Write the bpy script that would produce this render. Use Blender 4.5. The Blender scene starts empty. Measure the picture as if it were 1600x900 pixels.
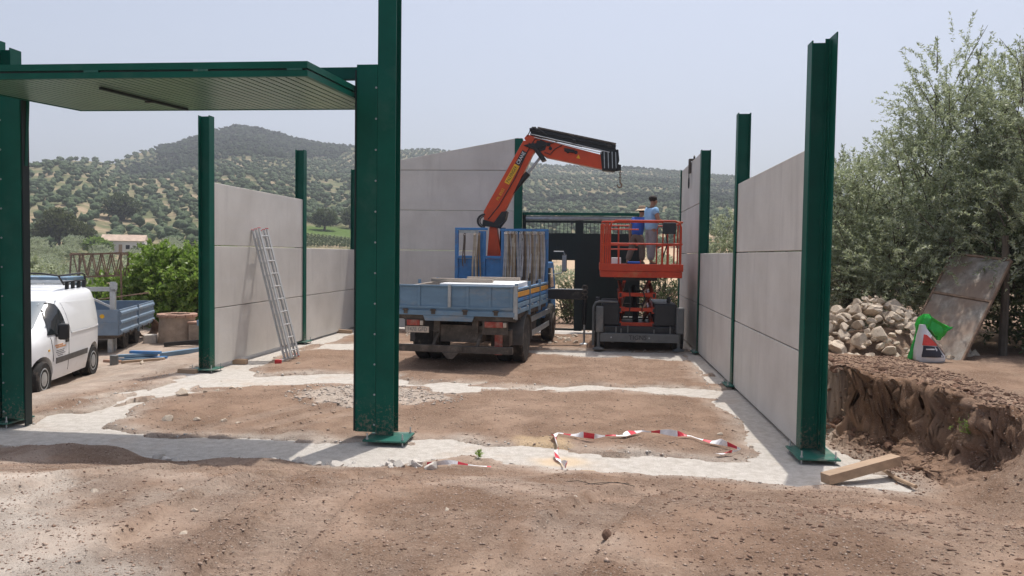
import bpy, bmesh, math, random
import numpy as np
from mathutils import Vector, Matrix, Euler

R = math.radians
rng = np.random.default_rng(7)
random.seed(7)
scn = bpy.context.scene
COL = scn.collection

# ------------------------------------------------------------------ camera, sky, sun, exposure
cam_d = bpy.data.cameras.new('camera')
cam_d.sensor_width = 36.0
cam_d.lens = 1234.55 / 1600 * 36.0
cam_d.clip_start = 0.05
cam_d.clip_end = 6000
cam = bpy.data.objects.new('camera', cam_d)
COL.objects.link(cam)
_yaw, _pit, _rol = 0.105, -0.0425, 0.0139
fw = Vector((-math.sin(_yaw)*math.cos(_pit), math.cos(_yaw)*math.cos(_pit), math.sin(_pit)))
r0 = Vector((math.cos(_yaw), math.sin(_yaw), 0)); u0 = r0.cross(fw)
r1 = r0*math.cos(_rol) + u0*math.sin(_rol); u1 = u0*math.cos(_rol) - r0*math.sin(_rol)
cam.matrix_world = Matrix(((r1.x, u1.x, -fw.x, 0), (r1.y, u1.y, -fw.y, 0), (r1.z, u1.z, -fw.z, 2.31), (0, 0, 0, 1)))
scn.camera = cam

SUN = Vector((0.10, 0.31, 1.0)).normalized()          # towards the sun
wld = bpy.data.worlds.new('World'); scn.world = wld; wld.use_nodes = True
wn = wld.node_tree.nodes; wl = wld.node_tree.links
bg = wn['Background']
sky = wn.new('ShaderNodeTexSky'); sky.sky_type = 'NISHITA'; sky.sun_disc = False
sky.sun_elevation = math.asin(SUN.z); sky.sun_rotation = math.atan2(SUN.x, SUN.y)
sky.altitude = 1200; sky.air_density = 1.0; sky.dust_density = 10.0; sky.ozone_density = 1.0
hsv = wn.new('ShaderNodeHueSaturation'); hsv.inputs['Saturation'].default_value = 0.72      # hazy, milky summer sky
wl.new(sky.outputs[0], hsv.inputs['Color']); wl.new(hsv.outputs[0], bg.inputs[0]); bg.inputs[1].default_value = 0.12
sun_d = bpy.data.lights.new('sun', 'SUN'); sun_d.energy = 2.65; sun_d.angle = R(0.6); sun_d.color = (1.0, 0.955, 0.89)
sun = bpy.data.objects.new('sun', sun_d); COL.objects.link(sun)
sun.rotation_euler = (-SUN).to_track_quat('-Z', 'Y').to_euler(); sun.location = (10, 30, 60)
scn.view_settings.view_transform = 'Standard'; scn.view_settings.look = 'None'
scn.view_settings.exposure = 0.60; scn.view_settings.gamma = 1.0; scn.view_settings.use_curve_mapping = False
scn.cycles.max_bounces = 6; scn.cycles.volume_bounces = 0; scn.cycles.transparent_max_bounces = 8

# ------------------------------------------------------------------ materials
def new_mat(name):
    m = bpy.data.materials.new(name); m.use_nodes = True
    nt = m.node_tree; return m, nt.nodes, nt.links, nt.nodes['Principled BSDF']

def noise(n, l, vec, scale, detail=6, rough=0.6):
    t = n.new('ShaderNodeTexNoise'); t.inputs['Scale'].default_value = scale
    t.inputs['Detail'].default_value = detail; t.inputs['Roughness'].default_value = rough
    l.new(vec, t.inputs['Vector']); return t

def ramp(n, l, fac, stops):
    r = n.new('ShaderNodeValToRGB'); e = r.color_ramp.elements
    while len(e) < len(stops): e.new(0.5)
    for k, (p, c) in enumerate(stops):
        e[k].position = p; e[k].color = (c, c, c, 1) if not hasattr(c, '__len__') else (*c, 1)
    l.new(fac, r.inputs[0]); return r

def mix(n, l, fac, a, b, mode='MIX'):
    m = n.new('ShaderNodeMix'); m.data_type = 'RGBA'; m.blend_type = mode
    for sock, v in ((m.inputs[0], fac), (m.inputs[6], a), (m.inputs[7], b)):
        if hasattr(v, 'links') or isinstance(v, bpy.types.NodeSocket): l.new(v, sock)
        elif hasattr(v, '__len__'): sock.default_value = (*v, 1)
        else: sock.default_value = v
    return m.outputs[2]

def bump(n, l, bs, height, strength, dist):
    b = n.new('ShaderNodeBump'); b.inputs['Strength'].default_value = strength; b.inputs['Distance'].default_value = dist
    l.new(height, b.inputs['Height']); l.new(b.outputs[0], bs.inputs['Normal']); return b

MATS = {}
def pm(name, col, rough=0.6, metal=0.0, var=0.15, scale=6.0, dirt=None, dirt_amt=0.0, bmp=0.0, stretch=(1, 1, 1), spec=0.5, rnd=0.0):
    """painted / plain material: base colour with worn, uneven tone and optional dirt"""
    if name in MATS: return MATS[name]
    m, n, l, bs = new_mat(name)
    tc = n.new('ShaderNodeTexCoord'); mp = n.new('ShaderNodeMapping'); mp.inputs['Scale'].default_value = stretch
    l.new(tc.outputs['Object'], mp.inputs[0]); v = mp.outputs[0]
    t = noise(n, l, v, scale, 8, 0.62)
    lo = tuple(c*(1-var) for c in col); hi = tuple(min(1, c*(1+var)) for c in col)
    c = mix(n, l, ramp(n, l, t.outputs[0], [(0.3, 0.0), (0.7, 1.0)]).outputs[0], lo, hi)
    if dirt is not None:
        t2 = noise(n, l, v, scale*0.55, 10, 0.7)
        f = ramp(n, l, t2.outputs[0], [(0.62-0.35*dirt_amt, 0.0), (0.85-0.3*dirt_amt, 1.0)])
        c = mix(n, l, f.outputs[0], c, dirt)
    if rnd:
        oi = n.new('ShaderNodeObjectInfo'); hs = n.new('ShaderNodeHueSaturation')
        ma = n.new('ShaderNodeMapRange'); ma.inputs[3].default_value = 1-rnd; ma.inputs[4].default_value = 1+rnd
        l.new(oi.outputs['Random'], ma.inputs[0]); l.new(ma.outputs[0], hs.inputs['Value']); l.new(c, hs.inputs['Color']); c = hs.outputs[0]
    l.new(c, bs.inputs['Base Color'])
    bs.inputs['Roughness'].default_value = rough; bs.inputs['Metallic'].default_value = metal
    bs.inputs['Specular IOR Level'].default_value = spec
    if bmp:
        t3 = noise(n, l, v, scale*5, 6, 0.6); bump(n, l, bs, t3.outputs[0], 0.5, bmp)
    MATS[name] = m; return m

GREEN = pm('green_paint', (0.003, 0.088, 0.060), 0.45, 0, 0.2, 1.6, dirt=(0.04, 0.12, 0.09), dirt_amt=0.22, spec=0.2)
def mud_splash(m):
    """dried mud spattered on the lowest half metre of the posts"""
    n, l = m.node_tree.nodes, m.node_tree.links; bs = n['Principled BSDF']; src = bs.inputs['Base Color'].links[0].from_socket
    tc = n.new('ShaderNodeTexCoord'); sep = n.new('ShaderNodeSeparateXYZ'); l.new(tc.outputs['Object'], sep.inputs[0])
    t = noise(n, l, tc.outputs['Object'], 28, 6, 0.7); mr = n.new('ShaderNodeMapRange'); mr.inputs[1].default_value = 0.05; mr.inputs[2].default_value = 0.75; mr.inputs[3].default_value = 0.16; mr.inputs[4].default_value = -0.12
    l.new(sep.outputs[2], mr.inputs[0]); ad = n.new('ShaderNodeMath'); l.new(t.outputs[0], ad.inputs[0]); l.new(mr.outputs[0], ad.inputs[1])
    l.new(mix(n, l, ramp(n, l, ad.outputs[0], [(0.58, 0.0), (0.72, 0.75)]).outputs[0], src, (0.24, 0.19, 0.14)), bs.inputs['Base Color'])
mud_splash(GREEN)
GREEN_PLATE = pm('green_plate', (0.012, 0.115, 0.085), 0.45, 0, 0.2, 6, dirt=(0.3, 0.27, 0.22), dirt_amt=0.3)
SLAT = pm('grey_green_slat', (0.105, 0.195, 0.140), 0.30, 0, 0.12, 2)
DKGREEN = pm('dark_green_paint', (0.004, 0.014, 0.013), 0.55, 0, 0.2, 2)
STEEL = pm('galvanised', (0.42, 0.44, 0.45), 0.42, 0.6, 0.2, 8)
ALU = pm('aluminium', (0.50, 0.50, 0.49), 0.45, 0.35, 0.1, 10)
BLACK = pm('black_steel', (0.012, 0.012, 0.013), 0.45, 0, 0.3, 8, dirt=(0.10, 0.085, 0.07), dirt_amt=0.1)
RUBBER = pm('rubber', (0.020, 0.019, 0.018), 0.85, 0, 0.3, 12, dirt=(0.16, 0.125, 0.10), dirt_amt=0.35, bmp=0.004)
RUSTY = pm('rusty_steel', (0.22, 0.145, 0.10), 0.85, 0, 0.35, 8, dirt=(0.33, 0.25, 0.18), dirt_amt=0.2)
CHASSIS = pm('dusty_chassis', (0.085, 0.07, 0.058), 0.85, 0, 0.35, 7, dirt=(0.24, 0.19, 0.15), dirt_amt=0.35)
ORANGE = pm('crane_orange', (0.58, 0.062, 0.012), 0.38, 0, 0.12, 3, dirt=(0.28, 0.08, 0.03), dirt_amt=0.12)
RED = pm('lift_red', (0.52, 0.045, 0.012), 0.42, 0, 0.16, 4, dirt=(0.45, 0.20, 0.08), dirt_amt=0.12)
BLUE = pm('truck_blue', (0.055, 0.19, 0.42), 0.55, 0, 0.2, 5, dirt=(0.16, 0.11, 0.085), dirt_amt=0.25)
BLUEGREY = pm('tailgate_blue', (0.15, 0.25, 0.35), 0.6, 0, 0.14, 3, dirt=(0.30, 0.30, 0.29), dirt_amt=0.32, stretch=(1, 1, 2.5))
TRAILER = pm('trailer_blue', (0.17, 0.235, 0.31), 0.5, 0, 0.12, 4, dirt=(0.3, 0.29, 0.27), dirt_amt=0.22)
YELLOW = pm('ochre_stripe', (0.62, 0.30, 0.05), 0.55, 0, 0.15, 6, dirt=(0.3, 0.2, 0.1), dirt_amt=0.2)
YLABEL = pm('yellow_label', (0.75, 0.42, 0.02), 0.5)
WHITE = pm('van_white', (0.78, 0.79, 0.80), 0.22, 0, 0.03, 2, dirt=(0.55, 0.50, 0.45), dirt_amt=0.12)
SHEETWHITE = pm('white_board', (0.80, 0.80, 0.80), 0.6, 0, 0.04, 3)
DUST = pm('dusty_grey_plastic', (0.10, 0.095, 0.09), 0.7, 0, 0.2, 6)
GLASS = pm('dark_glass', (0.015, 0.018, 0.02), 0.06, 0, 0.1, 3)
SCREEN = pm('windscreen', (0.16, 0.20, 0.23), 0.05, 0, 0.25, 1.5)
LAMP = pm('red_lamp', (0.36, 0.05, 0.03), 0.5, 0, 0.3, 12, dirt=(0.34, 0.24, 0.18), dirt_amt=0.45)
PLATE = pm('dusty_plate', (0.55, 0.47, 0.38), 0.7, 0, 0.15, 12)
INK = pm('ink', (0.02, 0.02, 0.022), 0.7)
GREYINK = pm('grey_ink', (0.16, 0.16, 0.17), 0.7)
ORINK = pm('orange_ink', (0.62, 0.33, 0.17), 0.7)
TIMBER = pm('timber', (0.38, 0.265, 0.175), 0.8, 0, 0.25, 4, dirt=(0.25, 0.18, 0.13), dirt_amt=0.2, stretch=(0.4, 3, 3), bmp=0.002)
GREYWOOD = pm('grey_timber', (0.34, 0.285, 0.235), 0.85, 0, 0.2, 6, stretch=(0.5, 3, 3), bmp=0.002)
LIFTGREY = pm('lift_grey', (0.13, 0.135, 0.135), 0.5, 0, 0.15, 5, dirt=(0.28, 0.25, 0.22), dirt_amt=0.2)
LIFTDARK = pm('lift_dark', (0.020, 0.022, 0.026), 0.5, 0, 0.2, 5)
REDPL = pm('red_plastic', (0.55, 0.03, 0.04), 0.45)
TAPEW = pm('tape_white', (0.78, 0.76, 0.76), 0.45)
TAPER = pm('tape_red', (0.60, 0.035, 0.06), 0.45)
BAGG = pm('green_bag', (0.015, 0.36, 0.035), 0.28, 0, 0.2, 14)
SACKW = pm('sack_white', (0.62, 0.62, 0.64), 0.5, 0, 0.08, 9)
SACKR = pm('sack_red', (0.62, 0.05, 0.035), 0.5)
SACKB = pm('sack_black', (0.018, 0.018, 0.03), 0.5)
SACKP = pm('sack_print', (0.30, 0.22, 0.17), 0.5, 0, 0.7, 30)
SKIN = pm('skin', (0.36, 0.185, 0.115), 0.55, 0, 0.1, 10)
HAIR = pm('hair', (0.022, 0.014, 0.010), 0.7, 0, 0.4, 60)
TSHIRT = pm('tee_light_blue', (0.30, 0.52, 0.78), 0.85, 0, 0.08, 9, bmp=0.004)
VEST = pm('shirt_blue', (0.035, 0.10, 0.40), 0.85, 0, 0.12, 9, bmp=0.004)
TROUS = pm('trousers_grey', (0.27, 0.25, 0.26), 0.9, 0, 0.12, 9, bmp=0.004)
TROUS2 = pm('trousers_brown', (0.17, 0.125, 0.10), 0.9, 0, 0.12, 9, bmp=0.004)
STRAW = pm('straw', (0.60, 0.46, 0.31), 0.8, 0, 0.15, 40)
SHOE = pm('shoe', (0.05, 0.04, 0.035), 0.7)
LIME = pm('limestone', (0.53, 0.445, 0.355), 0.9, 0, 0.22, 7, dirt=(0.36, 0.25, 0.17), dirt_amt=0.3, bmp=0.012, rnd=0.18)
CRUMB = pm('concrete_crumb', (0.56, 0.52, 0.47), 0.95, 0, 0.15, 14, dirt=(0.40, 0.30, 0.22), dirt_amt=0.2, bmp=0.006, rnd=0.12)
CLOD = pm('earth_clod', (0.17, 0.095, 0.062), 0.95, 0, 0.3, 14, bmp=0.006, rnd=0.2)
PEBBLE = pm('pebble', (0.36, 0.265, 0.205), 0.95, 0, 0.45, 38)
GRIT = pm('dark_crumb', (0.215, 0.135, 0.095), 0.97, 0, 0.45, 38)
WELL = pm('old_render', (0.40, 0.31, 0.235), 0.95, 0, 0.25, 4, dirt=(0.22, 0.16, 0.12), dirt_amt=0.3, bmp=0.02)
BRICKR = pm('terracotta', (0.38, 0.235, 0.17), 0.9, 0, 0.25, 5)
HOUSEW = pm('limewash', (0.74, 0.70, 0.66), 0.9, 0, 0.06, 0.5)
ROOFT = pm('roof_tiles', (0.46, 0.35, 0.27), 0.9, 0, 0.2, 1.0)
BARK = pm('bark', (0.11, 0.09, 0.07), 0.95, 0, 0.35, 12, bmp=0.02, stretch=(1, 1, 0.3))
STRAPA = pm('strap_grey', (0.42, 0.40, 0.40), 0.9, 0, 0.25, 7, dirt=(0.22, 0.17, 0.13), dirt_amt=0.3)
STRAPB = pm('strap_brown', (0.25, 0.175, 0.11), 0.9, 0, 0.25, 7, dirt=(0.12, 0.09, 0.07), dirt_amt=0.3)
STRAPC = pm('strap_beige', (0.42, 0.35, 0.27), 0.9, 0, 0.25, 7, dirt=(0.2, 0.15, 0.11), dirt_amt=0.3)
STRAPD = pm('strap_dark', (0.10, 0.075, 0.06), 0.9, 0, 0.25, 7)

def concrete_panel_mat():
    m, n, l, bs = new_mat('precast_concrete')
    tc = n.new('ShaderNodeTexCoord'); g = n.new('ShaderNodeNewGeometry')
    oi = n.new('ShaderNodeObjectInfo')
    add = n.new('ShaderNodeVectorMath'); add.operation = 'ADD'
    sc = n.new('ShaderNodeVectorMath'); sc.operation = 'SCALE'; sc.inputs[3].default_value = 37.0
    cmb = n.new('ShaderNodeCombineXYZ')
    for k in range(3): l.new(oi.outputs['Random'], cmb.inputs[k])
    l.new(cmb.outputs[0], sc.inputs[0]); l.new(tc.outputs['Object'], add.inputs[0]); l.new(sc.outputs[0], add.inputs[1])
    v = add.outputs[0]
    big = noise(n, l, v, 0.9, 5, 0.55)
    mp = n.new('ShaderNodeMapping'); mp.inputs['Scale'].default_value = (2.2, 2.2, 0.22); l.new(v, mp.inputs[0])
    streak = noise(n, l, mp.outputs[0], 1.6, 6, 0.6)
    mh = n.new('ShaderNodeMapping'); mh.inputs['Scale'].default_value = (0.25, 0.25, 5.0); l.new(v, mh.inputs[0])
    band = noise(n, l, mh.outputs[0], 1.3, 3, 0.5)
    fine = noise(n, l, v, 60, 4, 0.6)
    c = mix(n, l, ramp(n, l, big.outputs[0], [(0.32, 0.0), (0.68, 1.0)]).outputs[0], (0.56, 0.525, 0.475), (0.68, 0.645, 0.592))
    c = mix(n, l, ramp(n, l, streak.outputs[0], [(0.54, 0.0), (0.74, 0.42)]).outputs[0], c, (0.44, 0.405, 0.375))
    c = mix(n, l, ramp(n, l, band.outputs[0], [(0.5, 0.0), (0.75, 0.35)]).outputs[0], c, (0.62, 0.60, 0.575))
    pat = noise(n, l, v, 2.3, 8, 0.7)
    c = mix(n, l, ramp(n, l, pat.outputs[0], [(0.66, 0.0), (0.74, 0.5)]).outputs[0], c, (0.68, 0.665, 0.64))
    c = mix(n, l, ramp(n, l, fine.outputs[0], [(0.35, 0.12), (0.5, 0.0)]).outputs[0], c, (0.2, 0.19, 0.18))
    l.new(c, bs.inputs['Base Color']); bs.inputs['Roughness'].default_value = 0.85
    bs.inputs['Specular IOR Level'].default_value = 0.3
    bump(n, l, bs, fine.outputs[0], 0.15, 0.004)
    return m
PANEL = concrete_panel_mat()

def rusty_sheet_mat():
    m, n, l, bs = new_mat('weathered_sheet')
    tc = n.new('ShaderNodeTexCoord')
    mp = n.new('ShaderNodeMapping'); mp.inputs['Scale'].default_value = (5, 5, 0.8); l.new(tc.outputs['Object'], mp.inputs[0])
    a = noise(n, l, mp.outputs[0], 2.2, 9, 0.68); b = noise(n, l, tc.outputs['Object'], 1.5, 6, 0.6)
    c = mix(n, l, ramp(n, l, a.outputs[0], [(0.4, 0.0), (0.62, 1.0)]).outputs[0], (0.17, 0.15, 0.13), (0.33, 0.305, 0.27))
    c = mix(n, l, ramp(n, l, b.outputs[0], [(0.42, 0.0), (0.62, 0.85)]).outputs[0], c, (0.23, 0.155, 0.11))
    l.new(c, bs.inputs['Base Color']); bs.inputs['Roughness'].default_value = 0.6; bs.inputs['Metallic'].default_value = 0.15
    return m
SHEET = rusty_sheet_mat()

def dirt_mat():
    m, n, l, bs = new_mat('site_earth')
    g = n.new('ShaderNodeNewGeometry'); v = g.outputs['Position']
    def attr(nm):
        a = n.new('ShaderNodeAttribute'); a.attribute_name = nm; return a.outputs['Fac']
    big = noise(n, l, v, 0.55, 7, 0.6); mid = noise(n, l, v, 3.2, 8, 0.68); fine = noise(n, l, v, 26, 8, 0.72); grit = noise(n, l, v, 85, 5, 0.75)
    c = mix(n, l, ramp(n, l, big.outputs[0], [(0.32, 0.0), (0.68, 1.0)]).outputs[0], (0.226, 0.148, 0.104), (0.300, 0.210, 0.155))
    c = mix(n, l, ramp(n, l, mid.outputs[0], [(0.42, 0.0), (0.66, 0.75)]).outputs[0], c, (0.368, 0.268, 0.196))
    c = mix(n, l, ramp(n, l, fine.outputs[0], [(0.33, 0.75), (0.5, 0.0)]).outputs[0], c, (0.150, 0.092, 0.064))
    c = mix(n, l, ramp(n, l, fine.outputs[0], [(0.57, 0.0), (0.72, 0.7)]).outputs[0], c, (0.43, 0.345, 0.28))
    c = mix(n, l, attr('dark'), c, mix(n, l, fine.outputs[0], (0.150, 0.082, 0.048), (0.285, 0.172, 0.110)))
    pale = mix(n, l, ramp(n, l, mid.outputs[0], [(0.35, 0.0), (0.65, 1.0)]).outputs[0], (0.42, 0.355, 0.30), (0.60, 0.53, 0.46))
    c = mix(n, l, attr('pale'), c, pale)
    c = mix(n, l, attr('sand'), c, mix(n, l, fine.outputs[0], (0.50, 0.355, 0.205), (0.66, 0.50, 0.32)))
    c0 = c; comp = ramp(n, l, noise(n, l, v, 1.15, 6, 0.6).outputs[0], [(0.44, 0.0), (0.60, 0.8)]).outputs[0]      # trodden, compacted patches
    vo = n.new('ShaderNodeTexVoronoi'); vo.inputs['Scale'].default_value = 34; l.new(v, vo.inputs['Vector'])
    vm = ramp(n, l, vo.outputs['Distance'], [(0.16, 1.0), (0.30, 0.0)])
    pick = ramp(n, l, vo.outputs['Color'], [(0.60, 0.0), (0.68, 1.0)])
    pk = n.new('ShaderNodeMath'); pk.operation = 'MULTIPLY'; l.new(vm.outputs[0], pk.inputs[0]); l.new(pick.outputs[0], pk.inputs[1])
    pkk = n.new('ShaderNodeMath'); pkk.operation = 'MULTIPLY'; l.new(pk.outputs[0], pkk.inputs[0]); pkk.inputs[1].default_value = 0.8
    c = mix(n, l, pkk.outputs[0], c, (0.55, 0.47, 0.40))
    c = mix(n, l, ramp(n, l, grit.outputs[0], [(0.32, 0.7), (0.48, 0.0)]).outputs[0], c, (0.115, 0.075, 0.054))
    c = mix(n, l, ramp(n, l, grit.outputs[0], [(0.54, 0.0), (0.68, 0.7)]).outputs[0], c, (0.46, 0.37, 0.30))
    c = mix(n, l, comp, c, mix(n, l, 0.35, c0, (0.34, 0.25, 0.19)))
    l.new(c, bs.inputs['Base Color']); bs.inputs['Roughness'].default_value = 0.96; bs.inputs['Specular IOR Level'].default_value = 0.15
    s = n.new('ShaderNodeMath'); s.operation = 'ADD'; l.new(fine.outputs[0], s.inputs[0])
    s2 = n.new('ShaderNodeMath'); s2.operation = 'MULTIPLY_ADD'; l.new(pk.outputs[0], s2.inputs[0]); s2.inputs[1].default_value = 0.6
    l.new(grit.outputs[0], s2.inputs[2]); l.new(s2.outputs[0], s.inputs[1])
    hm = n.new('ShaderNodeMath'); hm.operation = 'MULTIPLY_ADD'; l.new(comp, hm.inputs[0]); hm.inputs[1].default_value = -0.75; hm.inputs[2].default_value = 1.0
    hh = n.new('ShaderNodeMath'); hh.operation = 'MULTIPLY'; l.new(s.outputs[0], hh.inputs[0]); l.new(hm.outputs[0], hh.inputs[1])
    bump(n, l, bs, hh.outputs[0], 1.0, 0.019)
    return m
DIRT = dirt_mat()

def slab_mat():
    m, n, l, bs = new_mat('foundation_concrete')
    g = n.new('ShaderNodeNewGeometry'); v = g.outputs['Position']
    big = noise(n, l, v, 1.1, 7, 0.65); mid = noise(n, l, v, 9, 8, 0.7); grit = noise(n, l, v, 70, 6, 0.7)
    c = mix(n, l, ramp(n, l, mid.outputs[0], [(0.35, 0.0), (0.62, 1.0)]).outputs[0], (0.43, 0.392, 0.345), (0.575, 0.538, 0.492))
    c = mix(n, l, ramp(n, l, big.outputs[0], [(0.55, 0.0), (0.75, 0.6)]).outputs[0], c, (0.46, 0.36, 0.275))
    c = mix(n, l, ramp(n, l, grit.outputs[0], [(0.32, 0.5), (0.46, 0.0)]).outputs[0], c, (0.26, 0.22, 0.19))
    a = n.new('ShaderNodeAttribute'); a.attribute_name = 'sand'
    c = mix(n, l, a.outputs['Fac'], c, (0.62, 0.47, 0.30))
    l.new(c, bs.inputs['Base Color']); bs.inputs['Roughness'].default_value = 0.95; bs.inputs['Specular IOR Level'].default_value = 0.15
    ad = n.new('ShaderNodeMath'); ad.operation = 'ADD'; l.new(mid.outputs[0], ad.inputs[0]); l.new(grit.outputs[0], ad.inputs[1])
    bump(n, l, bs, ad.outputs[0], 0.7, 0.02)
    return m
SLAB = slab_mat()

def hill_mat():
    m, n, l, bs = new_mat('hillside')
    g = n.new('ShaderNodeNewGeometry'); v = g.outputs['Position']
    big = noise(n, l, v, 0.012, 6, 0.6); mid = noise(n, l, v, 0.06, 8, 0.65); fine = noise(n, l, v, 0.5, 6, 0.7)
    c = mix(n, l, ramp(n, l, mid.outputs[0], [(0.45, 0.0), (0.62, 1.0)]).outputs[0], (0.13, 0.145, 0.078), (0.37, 0.285, 0.195))
    c = mix(n, l, ramp(n, l, big.outputs[0], [(0.50, 0.0), (0.70, 0.55)]).outputs[0], c, (0.14, 0.16, 0.08))
    c = mix(n, l, ramp(n, l, fine.outputs[0], [(0.35, 0.4), (0.55, 0.0)]).outputs[0], c, (0.13, 0.13, 0.07))
    def attr(nm):
        a = n.new('ShaderNodeAttribute'); a.attribute_name = nm; return a.outputs['Fac']
    c = mix(n, l, attr('forest'), c, (0.05, 0.06, 0.035))
    c = mix(n, l, attr('tan'), c, mix(n, l, fine.outputs[0], (0.46, 0.33, 0.22), (0.57, 0.43, 0.30)))
    c = mix(n, l, attr('meadow'), c, mix(n, l, fine.outputs[0], (0.07, 0.12, 0.035), (0.13, 0.18, 0.06)))
    l.new(c, bs.inputs['Base Color']); bs.inputs['Roughness'].default_value = 1.0; bs.inputs['Specular IOR Level'].default_value = 0.0
    return m
HILL = hill_mat()

def leaf_mat(name, top, under, tr=0.25, var=0.3, scale=1.3):
    m, n, l, bs = new_mat(name)
    g = n.new('ShaderNodeNewGeometry')
    t = noise(n, l, g.outputs['Position'], scale, 4, 0.6); rp = ramp(n, l, t.outputs[0], [(0.3, 0.0), (0.7, 1.0)])
    a = mix(n, l, rp.outputs[0], tuple(c*(1-var) for c in top), tuple(c*(1+var) for c in top))
    c = mix(n, l, g.outputs['Backfacing'], a, under)
    l.new(c, bs.inputs['Base Color']); bs.inputs['Roughness'].default_value = 0.4; bs.inputs['Specular IOR Level'].default_value = 0.5
    td = n.new('ShaderNodeBsdfTranslucent'); l.new(mix(n, l, 1.0, c, (1.0, 1.05, 0.85), 'MULTIPLY'), td.inputs[0])
    ms = n.new('ShaderNodeMixShader'); ms.inputs[0].default_value = tr
    l.new(bs.outputs[0], ms.inputs[1]); l.new(td.outputs[0], ms.inputs[2])
    l.new(ms.outputs[0], n['Material Output'].inputs[0]); return m
OLIVE = leaf_mat('olive_leaf', (0.30, 0.33, 0.205), (0.48, 0.51, 0.41), 0.5, 0.4, 1.1)
FIG = leaf_mat('broad_leaf', (0.205, 0.315, 0.055), (0.27, 0.36, 0.11), 0.45, 0.35, 2.0)
SCRUB = leaf_mat('scrub_leaf', (0.095, 0.125, 0.05), (0.15, 0.18, 0.09), 0.25, 0.3, 2.0)

def far_leaf(name, a, b, sc=0.9):
    m, n, l, bs = new_mat(name)
    g = n.new('ShaderNodeNewGeometry')
    t = noise(n, l, g.outputs['Position'], sc, 6, 0.7); t2 = noise(n, l, g.outputs['Position'], 0.08, 3, 0.5)
    c = mix(n, l, ramp(n, l, t.outputs[0], [(0.35, 0.0), (0.65, 1.0)]).outputs[0], a, b)
    c = mix(n, l, ramp(n, l, t2.outputs[0], [(0.4, 0.0), (0.65, 0.45)]).outputs[0], c, tuple(0.7*x for x in a))
    l.new(c, bs.inputs['Base Color']); bs.inputs['Roughness'].default_value = 0.95; bs.inputs['Specular IOR Level'].default_value = 0.1
    bump(n, l, bs, t.outputs[0], 1.0, 0.6)
    return m
FAROLIVE = far_leaf('far_olive', (0.062, 0.094, 0.048), (0.142, 0.180, 0.100))
FARWOOD = far_leaf('far_wood', (0.022, 0.038, 0.018), (0.065, 0.090, 0.042))
PINE = far_leaf('far_pine', (0.06, 0.075, 0.022), (0.15, 0.165, 0.055), 2.0)

# ------------------------------------------------------------------ mesh helpers
def tag(o, label=None, cat=None, group=None, kind=None):
    if label: o['label'] = label
    if cat: o['category'] = cat
    if group: o['group'] = group
    if kind: o['kind'] = kind
    return o

def empty(name, loc=(0, 0, 0), rz=0.0, label=None, cat=None, group=None):
    o = bpy.data.objects.new(name, None); COL.objects.link(o)
    o.empty_display_size = 0.2; o.location = loc; o.rotation_euler = (0, 0, rz)
    return tag(o, label, cat, group)

def basis(o):
    M = Matrix.Translation(o.location) @ o.rotation_euler.to_matrix().to_4x4()
    return basis(o.parent) @ M if o.parent else M

def link(name, me, mat, parent=None, smooth=False):
    o = bpy.data.objects.new(name, me); COL.objects.link(o)
    for mm in (mat if isinstance(mat, (list, tuple)) else [mat]): me.materials.append(mm)
    if parent: o.parent = parent
    if smooth: me.polygons.foreach_set('use_smooth', [True]*len(me.polygons))
    return o

def np_mesh(name, V, F):
    """mesh from numpy arrays; F has a fixed number of corners"""
    me = bpy.data.meshes.new(name); V = np.asarray(V, np.float32); F = np.asarray(F, np.int32)
    k = F.shape[1]
    me.vertices.add(len(V)); me.vertices.foreach_set('co', V.ravel())
    me.loops.add(F.size); me.loops.foreach_set('vertex_index', F.ravel())
    me.polygons.add(len(F)); me.polygons.foreach_set('loop_start', np.arange(0, F.size, k, dtype=np.int32))
    me.update(calc_edges=True); return me

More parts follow.
